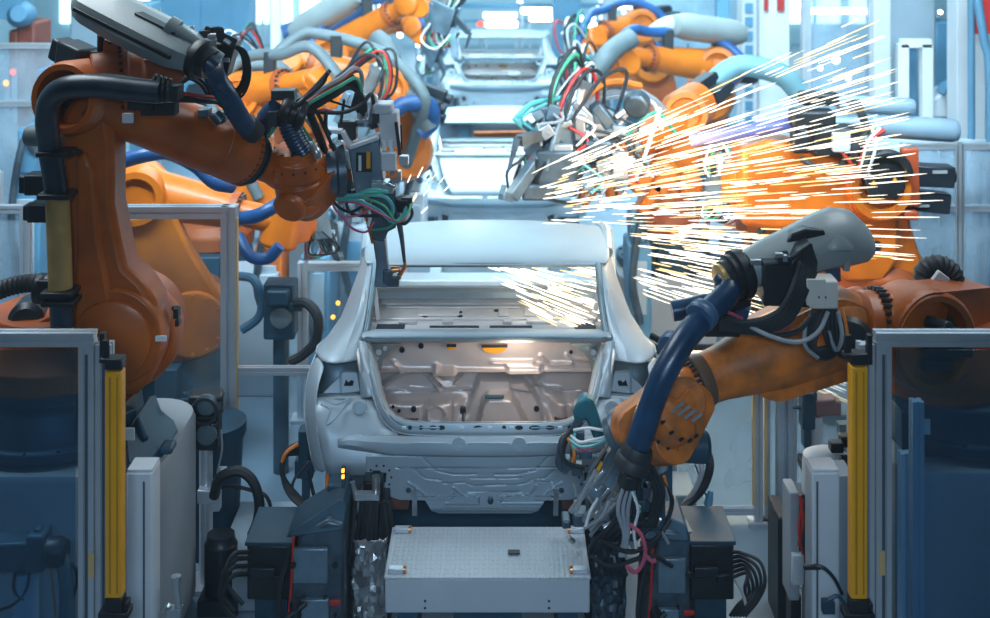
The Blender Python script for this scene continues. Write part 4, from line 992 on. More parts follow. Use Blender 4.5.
# hose loop and frame behind the elbow
part('rear_hose', MB().tube([at(926, 292, 6.3), at(924, 272, 6.3), at(937, 265, 6.3), at(951, 272, 6.3), at(954, 287, 6.3), at(946, 296, 6.3)], .05, 14, ridge=.004, pitch=.022), RUBBER, rr)
part('hose_shield', MB().bar(at(928, 296, 6.2), at(944, 274, 6.2), .03, .07), LGREY, rr, bevel=.006)
part('cable_frame', MB().bar(at(950, 294, 6.25), at(970, 295, 6.25), .02, .03).bar(at(970, 294, 6.25), at(969, 332, 6.25), .02, .03).bar(at(950, 294, 6.25), at(962, 318, 6.25), .02, .02), BLACK, rr)
part('rear_casting', MB().ell(at(958, 322, 6.3), (.20, .2, .15)).lathe(at(962, 312, 6.15), V(.3, -1, .2), [(0, .06), (.05, .05)], 16), ORANGE_DARK, rr)
part('rear_motor', MB().lathe(at(965, 372, 6.1), V(1, 0, .3), [(0, .16), (.25, .16), (.3, .1)], 24), NAVY, rr)

# ---------------- the welding gun of the right robot (at the car tail)
G = 5.86
def gp_(l, d=G): return [at(x, y, d) for x, y in l]
gun = part('welding_gun', MB().prism(gp_([(627,424),(642,432),(640,448),(606,500),(590,508),(586,494),(612,448)]), V(0, .12, 0)), BLUEGREY, rr, bevel=.008, label='spot welding gun')
part('gun_slot', MB().prism(gp_([(604,446),(607,452),(598,473),(594,468)], G-.006), V(0, .02, 0)), BLACK, gun)
part('slot_plate', MB().prism(gp_([(601,461),(603,464),(598,473),(596,470)], G-.014), V(0, .012, 0)), YELLOW, gun, label='yellow plate in the gun slot')
part('slot_rim', MB().tube(gp_([(613,437),(590,473),(590,484),(599,488),(618,455)], G-.01), .008, 6), METAL, gun)
part('electrode_arm', MB().prism(gp_([(573,412),(577,403),(586,397),(594,402),(602,426),(606,440),(594,440),(586,420),(580,424),(574,420)], G+.06), V(0, .08, 0)), mat('teal_electrode_arm', (.03, .16, .20), .4, .3, .2, 6), gun, bevel=.012)
part('electrode_hook', MB().tube(gp_([(579,420),(573,432),(564,440),(561,452),(560,464),(568,470)], G+.04), .022, 10), METAL_DK, gun)
part('gun_fitting', MB().box(at(569, 462, G), (.06, .07, .05)).box(at(577, 468, G), (.05, .06, .05)).box(at(585, 452, G), (.06, .07, .04)).box(at(580, 435, G+.02), (.04, .05, .05)).box(at(573, 446, G), (.03, .05, .09)), METAL_DK, gun, bevel=.006)
mb = MB()
for x0, y0, x1, y1, wd in ((640,446,618,482,.035),(628,470,600,506,.03),(610,488,584,522,.03),(596,480,570,512,.022),(620,496,594,530,.02),(604,470,578,500,.02),(612,506,590,536,.016)): mb.bar(at(x0, y0, G-.02), at(x1, y1, G-.02), wd, wd)
part('gun_frame', mb, METAL, gun, bevel=.004)
mb = MB()
for x, y, a, b in ((592,500,.06,.06),(580,516,.07,.06),(604,520,.06,.06),(616,508,.07,.05),(628,490,.08,.07),(640,476,.08,.08),(566,520,.04,.04),(650,486,.09,.09),(634,506,.10,.10),(614,534,.10,.08)): mb.box(at(x, y, G+.05), (a, .10, b))
part('gun_block', mb, METAL_DK, gun, bevel=.008)
part('gun_cylinder', MB().cyl(at(596, 520, G-.06), at(624, 496, G-.06), .022).cyl(at(590, 530, G-.06), at(600, 518, G-.06), .012).cyl(at(604, 528, G-.08), at(640, 506, G-.04), .016), METAL, gun)
part('transformer', MB().box(at(642, 500, G+.10), (.20, .16, .22)).box(at(660, 470, G+.12), (.10, .14, .16)), NAVY, gun, bevel=.010)
part('foil_wrap', MB().prism(gp_([(652,448),(664,444),(672,452),(668,472),(655,478),(648,466)], G-.02), V(0, .06, 0)), METAL, gun, bevel=.012)
def gl(nm, m, sets, r):
    mb = MB()
    for s in sets: mb.tube([at(x, y, G+dz) for x, y, dz in s], r, 7)
    return part(nm, mb, m, gun)
gl('black_cable', RUBBER, [((632+k*3,468,-.2),(622+k*5,496,-.16),(612+k*6,524,-.12),(590+k*9,548,-.06),(596+k*10,575,0)) for k in range(4)] + [((642+k*4,464,-.1),(655+k*4,490,-.08),(648+k*4,520,-.06),(628+k*3,540,-.06)) for k in range(3)] + [((570,430,0),(561,445,-.06),(566,462,-.08),(584,468,-.06)), ((600,540,-.1),(630,552,-.12),(655,540,-.08),(670,520,0)), ((590,556,-.08),(612,566,-.1),(650,556,-.1),(672,566,-.05)), ((660,480,0),(672,500,.05),(664,528,.05),(650,548,0))], .011)
gl('grey_cable', GREYC, [((625+k*4,482,-.18),(618+k*5,510,-.15),(624+k*2,534,-.12),(620+k*2,556,-.1)) for k in range(3)] + [((596,470,-.08),(584,492,-.08),(576,512,-.06)), ((610,500,-.1),(600,518,-.1),(584,528,-.08))], .010)
gl('white_cable', WHITEC, [((571,436,-.02),(580,442,-.08),(592,440,-.1),(608,436,-.08),(616,430,-.04)), ((574,430,-.02),(588,428,-.06),(604,430,-.06),(616,426,-.04)), ((632,490,-.18),(638,510,-.18),(634,530,-.16),(636,548,-.14)), ((598,498,-.1),(590,512,-.1),(586,526,-.09))], .007)
gl('teal_cable', TEALC, [((570,440,-.04),(582,447,-.1),(600,443,-.12),(614,434,-.06)), ((575,433,-.02),(573,446,-.06),(582,452,-.08)), ((640,470,-.14),(634,490,-.18),(640,512,-.16))], .007)
gl('pink_cable', PINKC, [((630,524,-.16),(642,536,-.18),(645,556,-.16),(636,572,-.14),(626,566,-.14)), ((646,556,-.15),(652,561,-.15),(656,560,-.15)), ((572,444,-.03),(582,450,-.09),(594,446,-.1))], .010)
gl('orange_cable', ORANGEC, [((568,438,0),(574,452,-.05),(572,466,-.05)), ((664,476,.02),(667,492,.04),(662,506,.05))], .008)
part('cable_gland', MB().cyl(at(632, 470, G-.22), at(628, 482, G-.18), .05).box(at(650, 520, G-.04), (.06, .06, .05)).box(at(634, 522, G-.1), (.10, .05, .02)).box(at(616, 546, G-.06), (.05, .05, .06)), BLACK, gun, bevel=.005)
mb = MB(); rnd = random.Random(5)
for k in range(26):
    x = rnd.uniform(566, 668); y = rnd.uniform(470, 560)
    if x > 625 and y < 480: continue
    mb.cyl(at(x, y, G-.06), at(x+rnd.uniform(-7, 7), y+rnd.uniform(4, 12), G-.04), rnd.uniform(.006, .014), n=8)
part('small_fittings', mb, METAL, gun)
# ------------------------------------------------------------------ the other robots along the line
def gun_parts(parent, c, fwd, down, s=1., seed=1, blue=BLUEGREY):
    """spot gun: yoke plates, transformer, servo, two electrode arms, hoses"""
    f = Vector(fwd).normalized(); dn = Vector(down); dn = (dn-f*dn.dot(f)).normalized(); w_ = f.cross(dn)
    R = Matrix((f, w_, dn)).transposed(); c = Vector(c)
    def p(a, b, e): return c+f*(a*s)+w_*(b*s)+dn*(e*s)
    g = part('welding_gun', MB().box(p(.16, -.06, .02), (.30*s, .03*s, .30*s), R).box(p(.16, .06, .02), (.30*s, .03*s, .30*s), R).box(p(.03, 0, 0), (.06*s, .18*s, .20*s), R), blue, parent, bevel=.008*s)
    part('transformer', MB().box(p(.18, 0, -.02), (.22*s, .11*s, .20*s), R), METAL_DK, g, bevel=.01*s)
    part('servo_motor', MB().cyl(p(.14, 0, -.12), p(.14, 0, -.34), .055*s, n=14).box(p(.14, 0, -.36), (.10*s, .10*s, .05*s), R), METAL, g)
    part('electrode_arm', MB().bar(p(.30, 0, .08), p(.44, 0, .36), .06*s, .07*s).bar(p(.44, 0, .36), p(.52, 0, .36), .05*s, .05*s).cyl(p(.52, 0, .36), p(.52, 0, .30), .016*s, n=10), blue, g, bevel=.006*s)
    part('upper_electrode', MB().bar(p(.30, 0, -.04), p(.50, 0, .05), .05*s, .06*s).cyl(p(.52, 0, .04), p(.52, 0, .22), .022*s, .010*s, n=10), METAL_DK, g)
    rnd = random.Random(seed)
    for nm, m, k in (('black_cable', RUBBER, 5), ('red_cable', RED, 1), ('green_cable', GREENC, 1), ('white_cable', WHITEC, 2)):
        mb = MB()
        for _ in range(k):
            a = rnd.uniform(-.1, .1); b = rnd.uniform(-.14, .14)
            mb.tube([p(-.10, a, -.16), p(.02+b, a*1.4, -.42-abs(b)), p(.16+b, a, -.44), p(.26+b*.5, a+.02, -.24), p(.22, a*.5, -.06)], .012*s, 6)
            mb.tube([p(.10, a, .10), p(.16+b, a*1.6, .28), p(.28, a+b, .30), p(.36, a, .12)], .010*s, 6)
        part(nm, mb, m, g)
    return g
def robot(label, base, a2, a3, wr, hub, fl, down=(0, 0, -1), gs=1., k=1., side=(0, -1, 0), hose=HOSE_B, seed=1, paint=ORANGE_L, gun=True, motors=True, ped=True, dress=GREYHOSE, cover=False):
    base, a2, a3, wr, hub, fl = [Vector(q) for q in (base, a2, a3, wr, hub, fl)]
    sd = Vector(side).normalized()
    r = thing('welding_robot', label, 'robot', base, 'welding robots')
    part('base', MB().lathe(base, (0, 0, 1), [(0, .46*k), (.06, .46*k), (.07, .38*k), (.26, .34*k)], 28).bolts(base+V(0, 0, .06), (0, 0, 1), .42*k, 14, .02, .02).box(base+V(.0, -.36*k, .14), (.3*k, .2*k, .24)), NAVY, r, bevel=.012)
    part('rotating_column', MB().lathe(base+V(0, 0, .26), (0, 0, 1), [(0, .36*k), (.12, .37*k), (.2, .30*k)], 28).link(base+V(0, 0, .40)+sd*-.02, a2-sd*.02, sd, .28*k, .24*k, .34*k), ORANGE_DARK, r, bevel=.015)
    part('link_arm', MB().link(a2+sd*.16*k, a3+sd*.16*k, sd, .25*k, .19*k, .17*k, waist=.86), paint, r, bevel=.03)
    part('shoulder_joint', MB().lathe(a2+sd*.06*k, sd, [(0, .27*k), (.10*k, .27*k), (.20*k, .23*k), (.23*k, .22*k), (.24*k, .16*k)], 32).bolts(a2+sd*.29*k, sd, .20*k, 12, .014, .012), paint, r)
    part('shoulder_motor', MB().lathe(a2-sd*.06*k, -sd, [(0, .17*k), (.16*k, .16*k), (.34*k, .13*k)], 22), MOTOR, r)
    part('elbow_housing', MB().lathe(a3-sd*.16*k, sd, [(0, .19*k), (.38*k, .20*k), (.44*k, .185*k), (.44*k, .14*k), (.38*k, .12*k)], 30), paint, r)
    fx = (wr-a3).normalized(); L = (wr-a3).length
    part('forearm', MB().lathe(a3-fx*.28*k, fx, [(0, .14*k), (.05, .19*k), (.34*k, .20*k), (.42*k, .165*k), (.42*k+L*.35, .150*k), (.28*k+L*.9, .125*k), (.28*k+L, .128*k)], 28), paint, r, angle=30)
    rg = part('wrist_ring', MB().lathe(wr-fx*.05, fx, [(0, .138*k), (.05, .140*k), (.055, .11*k), (.07, .10*k)], 28), ORANGE_DARK, r)
    part('ring_bolts', MB().bolts(wr-fx*.0, fx, .122*k, 18, .010, .02), BLACK, rg)
    hx = fx.cross((fl-hub).normalized()); hx = hx.normalized() if hx.length > .1 else sd
    part('wrist', MB().lathe(wr, fx, [(0, .09*k), ((hub-wr).length, .095*k)], 22).lathe(hub-hx*.15*k, hx, [(0, .11*k), (.02, .135*k), (.28*k, .135*k), (.30*k, .11*k)], 26).link(hub, hub.lerp(fl, .7), hx, .125*k, .10*k, .20*k).lathe(hub.lerp(fl, .6), fl-hub, [(0, .10*k), ((fl-hub).length*.4, .10*k)], 22), paint, r, bevel=.01)
    if motors:
        x, y, z = frame_of(fx)
        for q in ((.09, .02), (-.07, .09), (-.06, -.09)):
            o = a3-fx*.30*k+x*q[0]*k+y*q[1]*k
            part('drive_motor', MB().bar(o, o-fx*.24*k, .12*k, .12*k).cyl(o-fx*.24*k, o-fx*.30*k, .045*k, n=12), MOTOR, r, bevel=.008)
    up = V(0, 0, 1); up = (up-fx*up.dot(fx)).normalized()
    if hose: h = part('hose', MB().tube([a2+sd*.30*k+V(0, 0, -.1), a2.lerp(a3, .5)+sd*.36*k-fx*.18, a3+sd*.30*k-fx*.34*k+V(0, 0, .05), a3+up*.26*k+sd*.1*k, a3.lerp(wr, .45)+up*.30*k, wr+up*.26*k, hub+up*.30*k, fl+up*.12*k+(fl-hub)*.2], .052*k, 12, ridge=.002, pitch=.03), hose, r)
    if hose: part('hose_clamp', MB().box(a3+up*.24*k, (.14*k, .14*k, .12*k)).box(a3.lerp(wr, .75)+up*.20*k, (.10*k, .12*k, .22*k)), BLACK, h, bevel=.008)
    if cover:
        q0 = a3-fx*.30*k+up*.36*k; 
        part('hose_cover', MB().lathe(q0, fx, [(0, .05*k), (.04, .11*k), (.16, .14*k), (.75*k, .14*k), (.9*k, .11*k), (.92*k, .07*k)], 20, sx=1.25, hint=up), COVER, r, label='grey streamlined hose cover')
    if gun: gun_parts(r, fl, fl-hub, down, gs, seed)
    return r
def plinth_at(x, y, z1, label, h=.46): return pedestal('robot_pedestal', x, y, h, h, .12, .10, z1, label)

# second robot on the left, seen above and through the middle guard
d = 8.5; bx = xat(172, d)
pz = zat(416, d-.45)
plinth_at(bx, d, pz, 'pale robot pedestal behind the middle glass guard at left', .31)
robot('orange welding robot behind the middle glass guard, under the front robot arm', V(bx, d, pz+.028), at(196, 312, 8.45), at(140, 190, 8.35), at(238, 212, 8.3), at(282, 226, 8.3), at(306, 224, 8.55), down=(.3, -.2, -1), gs=.7, k=.94, side=(.15, -1, 0), seed=3, hose=None)
# third robot on the left, beside the second car
d = 11.6
plinth_at(xat(330, d), d+.3, .6, 'pale robot pedestal left of the second car body')
robot('blurred orange robot with round hub left of the second car body', V(xat(330, d), d+.3, .62+.008), at(402, 150, 11.6), at(384, 88, 11.2), at(312, 62, 11.3), at(288, 68, 11.3), at(262, 78, 11.2), k=1.0, gs=.9, side=(.2, -1, .1), seed=4, cover=False, hose=GREYHOSE)
d = 13.8
plinth_at(xat(300, d), d, .55, 'robot pedestal far left beside the line')
robot('blurred orange robot reaching up left of the third car body', V(xat(300, d), d, .57+.008), at(300, 110, 13.8), at(330, 52, 13.6), at(392, 14, 13.3), at(412, 2, 13.2), at(430, 10, 13.1), k=1.05, gs=1., side=(.1, -1, 0), seed=5, cover=True)
d = 10.4
plinth_at(xat(214, d), d, .55, 'robot pedestal behind the front robot arm at left')
robot('partly hidden orange robot behind the front robot forearm', V(xat(214, d), d, .57+.008), at(262, 178, 10.4), at(240, 92, 10.3), at(285, 84, 10.0), at(318, 82, 9.9), at(345, 100, 9.8), k=.9, gs=1., side=(.1, -1, 0), seed=6, hose=GREYHOSE)

# right side: the big robot behind the sparks
d = 9.2
plinth_at(xat(865, d), d, .60, 'robot pedestal right of the spark shower')
r4 = robot('large orange robot behind the sparks, with black motors and yellow warning triangles', V(xat(872, d), d, .632), at(872, 260, 9.2), at(868, 182, 9.0), at(772, 180, 9.05), at(748, 182, 9.1), at(732, 186, 9.2), down=(-.5, 0, -1), k=1.12, gs=.7, side=(0, -1, .05), hose=None, seed=7, motors=False)
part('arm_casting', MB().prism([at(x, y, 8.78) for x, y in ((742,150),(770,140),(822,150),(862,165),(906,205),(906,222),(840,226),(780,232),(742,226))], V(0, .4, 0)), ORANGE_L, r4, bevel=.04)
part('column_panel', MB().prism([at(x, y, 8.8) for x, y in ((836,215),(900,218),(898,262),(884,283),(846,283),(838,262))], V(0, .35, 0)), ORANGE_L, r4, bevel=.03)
mc = part('motor_cover', MB().prism([at(x, y, 8.66) for x, y in ((862,172),(870,160),(893,156),(904,166),(906,188),(898,200),(870,198))], V(0, .3, 0)).tube([at(862, 168, 8.64), at(872, 158, 8.64), at(890, 154, 8.64), at(904, 162, 8.64), at(910, 176, 8.64)], .035, 8), BLACK, r4, bevel=.02)
part('warning_triangle', MB().prism([at(x, y, 8.65) for x, y in ((871,185),(877,185),(874,180))], V(0, .005, 0)).prism([at(x, y, 8.65) for x, y in ((892,182),(898,182),(895,177))], V(0, .005, 0)), YELLOW, mc, label='yellow warning triangles')
part('orange_flange', MB().bar(at(909, 148, 8.75), at(911, 206, 8.75), .05, .12).box(at(909, 214, 8.75), (.10, .12, .06)), mat('red_orange_paint', (.42, .07, .02), .45, 0, .2, 5), r4, bevel=.01)
part('drive_motor', MB().bar(at(912, 174, 8.8), at(952, 176, 8.8), .145, .145).cyl(at(952, 176, 8.8), at(955, 176, 8.8), .05), MOTOR, r4, bevel=.012)
part('drive_motor', MB().bar(at(912, 199, 8.85), at(948, 203, 8.85), .13, .14), MOTOR, r4, bevel=.012)
part('motor_badge', MB().box(at(940, 172, 8.72), (.10, .006, .022)).box(at(922, 206, 8.77), (.10, .006, .018)), GREYC, r4)
part('dark_hole', MB().lathe(at(876, 246, 8.80), V(0, -1, 0), [(0, .038), (.004, .038)], 16), BLACK, r4)
for (x0, y0, x1, y1, rr_, m) in ((868,125,958,131,.082,GREYHOSE), (838,103,914,107,.062,GREYHOSE), (780,122,872,123,.055,GREYHOSE)):
    a = at(x0, y0, 9.0); b = at(x1, y1, 9.0)
    part('balancing_cylinder', MB().lathe(a, b-a, [(0, rr_*.8), (.02, rr_), ((b-a).length-.05, rr_*1.02), ((b-a).length-.01, rr_*.9), ((b-a).length, rr_*.75)], 26).lathe(a, b-a, [(.08, rr_*1.06), (.12, rr_*1.06)], 26), mat('cylinder_grey_blue', (.24, .34, .42), .42, .1, .1, 4), r4)
mb = MB().box(at(818, 98, 8.9), (.26, .16, .09)).box(at(836, 140, 8.75), (.36, .2, .20)).box(at(812, 118, 8.8), (.30, .16, .12)).box(at(800, 142, 8.7), (.12, .12, .14))
part('cable_box', mb, BLACK, r4, bevel=.02)
part('white_box', MB().box(at(841, 142, 8.62), (.12, .06, .13)), LGREY, r4, bevel=.01)
mb = MB()
for k in range(5): mb.tube([at(846+k*3, 100, 8.7), at(858+k*2, 112+k*2, 8.65), at(864+k, 130, 8.65), at(858-k*2, 150, 8.62), at(850+k*4, 168, 8.66)], .014, 6)
mb.tube([at(800, 158, 8.66), at(815, 166, 8.62), at(832, 170, 8.64), at(846, 160, 8.66)], .02, 6)
part('black_cable', mb, RUBBER, r4)
part('red_cable', MB().tube([at(884, 130, 8.66), at(870, 140, 8.62), at(862, 158, 8.62), at(858, 178, 8.64)], .016, 6).tube([at(840, 150, 8.62), at(850, 162, 8.62), at(858, 176, 8.64)], .012, 6), RED, r4)
part('white_cable', MB().tube([at(880, 128, 8.66), at(868, 142, 8.61), at(860, 168, 8.62)], .012, 6).tube([at(872, 128, 8.66), at(876, 145, 8.61), at(868, 172, 8.62)], .012, 6), WHITEC, r4)
part('violet_hose', MB().tube([at(690, 140, 8.9), at(730, 134, 8.85), at(768, 128, 8.85), at(796, 124, 8.9)], .05, 12, ridge=.002, pitch=.03), VIOLET, r4)
# robot at mid right with the busy cable-laden gun
d = 10.6
plinth_at(xat(668, d), d, .62, 'robot pedestal right of the second car body')
r5 = robot('orange robot with a cable-laden grey gun right of the second car body', V(xat(668, d), d, .64+.008), at(668, 190, 10.6), at(684, 112, 10.5), at(628, 150, 10.0), at(606, 158, 9.8), at(580, 150, 9.6), down=(-.2, -.1, -1), k=.95, gs=1.3, side=(-.1, -1, .1), hose=None, seed=8)
mb = MB(); rnd = random.Random(11)
for k in range(5): mb.tube([at(572+k*2, 145, 9.6), at(576+k*2, 116+k, 9.6), at(590, 92+k*3, 9.7), at(612, 84+k*3, 9.9), at(634+k*3, 88+k*2, 10.1), at(664, 110, 10.2)], .03, 7)
part('grey_cable', mb, GREYC, r5)
part('orange_cable', MB().tube([at(576, 140, 9.55), at(578, 112, 9.55), at(592, 90, 9.6), at(614, 82, 9.8), at(640, 86, 10.0)], .03, 7), ORANGEC, r5)
part('teal_cable', MB().tube([at(516, 118, 9.5), at(532, 104, 9.5), at(550, 100, 9.5), at(570, 96, 9.55), at(588, 92, 9.6)], .022, 7).tube([at(514, 118, 9.5), at(526, 128, 9.45), at(540, 130, 9.45), at(558, 136, 9.5), at(574, 140, 9.5)], .022, 7), TEALC, r5)
part('white_cable', MB().tube([at(600, 160, 9.5), at(630, 110, 9.6), at(652, 102, 9.7), at(662, 130, 9.7)], .016, 6).tube([at(636, 180, 9.4), at(650, 140, 9.4), at(660, 108, 9.5)], .016, 6).tube([at(552, 104, 9.5), at(560, 130, 9.45), at(580, 136, 9.5), at(590, 128, 9.5)], .014, 6), WHITEC, r5)
part('green_cable', MB().tube([at(622, 140, 9.5), at(645, 118, 9.55), at(660, 114, 9.6), at(676, 134, 9.7)], .016, 6), GREENC, r5)
mb = MB().box(at(608, 122, 9.5), (.34, .2, .10), Matrix.Rotation(.9, 3, 'Y')).box(at(636, 104, 9.6), (.12, .12, .14)).box(at(546, 128, 9.5), (.12, .16, .3)).box(at(598, 148, 9.4), (.2, .2, .14)).box(at(556, 170, 9.4), (.30, .3, .34)).box(at(532, 176, 9.4), (.2, .2, .14)).cyl(at(638, 100, 9.5), at(636, 108, 9.4), .10).box(at(538, 190, 9.3), (.24, .2, .12)).bar(at(545, 112, 9.5), at(548, 160, 9.5), .06, .06)
part('gun_tooling', mb, METAL_DK, r5, bevel=.02)
mb = MB().box(at(590, 118, 9.45), (.06, .06, .34), Matrix.Rotation(-.8, 3, 'Y')).box(at(580, 128, 9.4), (.08, .08, .18)).tube([at(580, 132, 9.4), at(604, 134, 9.4), at(620, 128, 9.4)], .03, 6).box(at(562, 152, 9.3), (.16, .05, .12)).box(at(620, 165, 9.3), (.12, .08, .2))
part('bright_tooling', mb, METAL, r5, bevel=.01)
rnd = random.Random(31)
for nm, m, k, r_ in (('black_cable', RUBBER, 12, .012), ('grey_cable', GREYC, 5, .012), ('teal_cable', TEALC, 3, .011), ('red_cable', RED, 2, .012), ('white_cable', WHITEC, 4, .010)):
    mb = MB()
    for _ in range(k):
        x = rnd.uniform(532, 640); y = rnd.uniform(100, 165); d_ = 9.32+rnd.random()*.1
        q = [at(x, y, d_)]
        for j in range(3): x += rnd.uniform(-24, 24); y += rnd.uniform(4, 22); q.append(at(x, y, d_-.05*rnd.random()))
        mb.tube(q, r_, 6, k=4)
    part(nm, mb, m, r5)
for nm, m, k in (('tool_clamp', METAL, 12), ('tool_block', METAL_DK, 12), ('tool_block', BLUEGREY, 10)):
    for _ in range(k):
        x = rnd.uniform(528, 640); y = rnd.uniform(108, 196)
        part(nm, MB().box(at(x, y, 9.40+rnd.uniform(-.08, .05)), (rnd.uniform(.03, .14), rnd.uniform(.04, .1), rnd.uniform(.03, .14)), Matrix.Rotation(rnd.uniform(-.8, .8), 3, 'Y')), m, r5, bevel=.006)
for x, y, a, b in ((636,176,.22,.20),(664,178,.16,.26),(612,186,.20,.12),(650,196,.30,.10),(690,186,.18,.16),(588,192,.2,.1)):
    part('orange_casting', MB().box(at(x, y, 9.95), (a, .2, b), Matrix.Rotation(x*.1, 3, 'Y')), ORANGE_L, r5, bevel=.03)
# farther robots at right
d = 13.4
plinth_at(xat(690, d), d, .6, 'robot pedestal far right beside the line')
robot('blurred orange robot with grey cover right of the third car body', V(xat(690, d), d, .62+.008), at(708, 96, 13.2), at(716, 66, 13.0), at(648, 58, 12.6), at(622, 64, 12.4), at(600, 90, 12.2), k=1.0, gs=1., side=(-.1, -1, .1), hose=HOSE_B, seed=9, cover=True)
d = 17
plinth_at(xat(655, d), d, .5, 'farthest robot pedestal at right')
robot('small distant orange robot above the others at right', V(xat(655, d), d, .52+.008), at(650, 60, 17), at(640, 24, 16.8), at(604, 32, 16.4), at(592, 40, 16.3), at(580, 52, 16.1), k=1.1, gs=1., side=(0, -1, 0), hose=HOSE_B, seed=10)
d = 18
plinth_at(xat(378, d), d, .5, 'farthest robot pedestal at left')
robot('small distant orange robot left of the farthest car body', V(xat(378, d), d, .52+.008), at(372, 70, 18), at(360, 26, 17.8), at(404, 22, 17.4), at(418, 30, 17.2), at(428, 44, 17.0), k=1.1, gs=1., side=(0, -1, 0), hose=HOSE_B, seed=12)
# loose dress hoses hanging between the robots
cable([at(430, 128, 11.0), at(415, 100, 11.0), at(400, 78, 11.2), at(386, 48, 11.4), at(376, 38, 11.5)], .09, GREYHOSE, 'thick grey dress hose beside the round orange hub', 'hose', 'dress_hose', n=12)
cable([at(380, 96, 11.0), at(392, 112, 10.9), at(404, 104, 10.9), at(428, 104, 10.9), at(432, 122, 11.0), at(420, 134, 11.0)], .07, HOSE_B, 'blue dress hose curling left of the second car body', 'hose', 'dress_hose', n=12)
cable([at(238, 72, 10.8), at(262, 64, 10.8), at(282, 76, 10.8), at(296, 96, 10.9)], .10, GREYHOSE, 'pale dress hose arching behind the front robot arm', 'hose', 'dress_hose', n=12)
cable([at(270, 62, 12.6), at(300, 60, 12.4), at(330, 62, 12.2)], .11, GREYHOSE, 'straight grey dress hose above the black cable bundle', 'hose', 'dress_hose', n=12)
cable([at(284, 34, 14.2), at(306, 26, 14.2), at(330, 30, 14.2), at(346, 20, 14.2), at(368, 2, 14.2)], .10, mat('deep_blue_hose', (.02, .07, .18), .45), 'dark blue dress hose rising to the top at left', 'hose', 'dress_hose', n=12)
cable([at(588, 84, 12.0), at(604, 60, 12.0), at(618, 46, 12.2), at(632, 38, 12.3)], .10, GREYHOSE, 'grey dress hose rising right of the third car body', 'hose', 'dress_hose', n=12)
cable([at(652, 36, 12.8), at(668, 26, 12.8), at(688, 24, 12.8), at(700, 30, 12.8)], .10, mat('pale_hose_cover', (.42, .50, .52), .5), 'pale curved hose over the far right robot', 'hose', 'dress_hose', n=12)
cable([at(690, 118, 11.4), at(712, 84, 11.4), at(740, 66, 11.4), at(780, 74, 11.4), at(800, 92, 11.4)], .10, mat('sea_green_hose', (.16, .33, .38), .5), 'thick teal grey hose above the spark shower', 'hose', 'dress_hose', n=12)
cable([at(110, 166, 7.6), at(126, 160, 7.6), at(150, 154, 7.6), at(170, 153, 7.7), at(196, 166, 7.8), at(214, 182, 7.8), at(232, 186, 7.9)], px2m(7.5, 7.7), HOSE_B, 'bright blue hose passing under the front robot forearm', 'hose', 'dress_hose', n=12)
cable([at(236, 219, 7.9), at(256, 216, 7.8), at(272, 208, 7.8), at(284, 200, 7.9)], px2m(7, 7.8), HOSE_B, 'short bright blue hose below the front robot wrist', 'hose', 'dress_hose', n=12)
cable([at(238, 236, 8.1), at(250, 256, 8.0), at(268, 258, 8.0), at(280, 246, 8.0)], px2m(6, 8), HOSE_B, 'blue hose loop under the second left robot wrist', 'hose', 'dress_hose', n=12)

# these hoses are strapped to the robots they feed
for nm, rn in (('dress_hose', 3), ('dress_hose.001', 3), ('dress_hose.002', 5), ('dress_hose.003', 3), ('dress_hose.004', 4), ('dress_hose.005', 8), ('dress_hose.006', 8), ('dress_hose.007', 6), ('dress_hose.008', 2), ('dress_hose.009', 2), ('dress_hose.010', 2)):
    h_ = bpy.data.objects[nm]; r_ = bpy.data.objects['welding_robot.%03d' % rn]
    h_.location = h_.location-r_.location; h_.parent = r_
    del h_['category']; del h_['label']
# ------------------------------------------------------------------ guards, light curtains, stands
def guard(name, label, x0, x1, d, z0, z1, rails=(), pw=.045, gm=GLASS, cat='guard', d1=None, posts=(1, 1), top=True, bottom=True, foot=True):
    """framed glass guard between two slotted posts; x0, x1 world X"""
    d1 = d if d1 is None else d1
    t = thing(name, label, cat, ((x0+x1)/2, (d+d1)/2, 0))
    A_ = V(x0, d, 0); B_ = V(x1, d1, 0)
    for on, q in zip(posts, (A_, B_)):
        if on:
            p = part('post', MB().profile(q, q+V(0, 0, z1), pw, pw), ALU, t)
            if foot: part('post_foot', MB().box(q+V(0, 0, .012), (pw*2.2, pw*2.2, .024)), ALU, p)
    h = pw*.8
    zz = list(rails)+([z1-h/2] if top else [])+([z0+h/2] if bottom else [])
    for z in zz: part('rail', MB().profile(A_+V(0, 0, z), B_+V(0, 0, z), pw*.9, h), ALU, t)
    part('glass_pane', MB().box((A_+B_)/2+V(0, 0, (z0+z1)/2), ((B_-A_).length-.02, .008, z1-z0-.02), Matrix.Rotation(math.atan2(d1-d, x1-x0), 3, 'Z')), gm, t)
    return t
# near left corner guard
dn = 5.23; ztop = zat(331, dn)
gl_ = thing('corner_guard', 'near aluminium corner guard with tinted glass at the left edge', 'guard', (xat(88, dn), dn, 0))
def nearguard(t, xs, d, x_edge, inner, zt):
    sgn = -1 if x_edge < xs else 1
    a = xat(xs, d); w_ = .062
    for k, (off, dd) in enumerate(((0, 0), (-sgn*.064, .02))):
        p = part('post', MB().profile(V(a+off, d+dd, 0), V(a+off, d+dd, zt-.055), .062, .062, slot=.3), ALU, t)
        part('post_slot', MB().box((a+off, d+dd-.0215, zt/2-.03), (.012, .004, zt-.12)), ALU_DK, p)
    e = xat(x_edge, d)
    part('rail', MB().profile(V(a+(-sgn)*.031, d, zt-.028), V(e, d, zt-.028), .062, .056, slot=.3), ALU, t)
    part('rail', MB().profile(V(a, d, .12), V(e, d, .12), .05, .06), ALU, t)
    part('glass_pane', MB().box(((a+e)/2+sgn*.03, d+.005, zt/2+.02), (abs(e-a)-.05, .008, zt-.2)), GLASS_D, t)
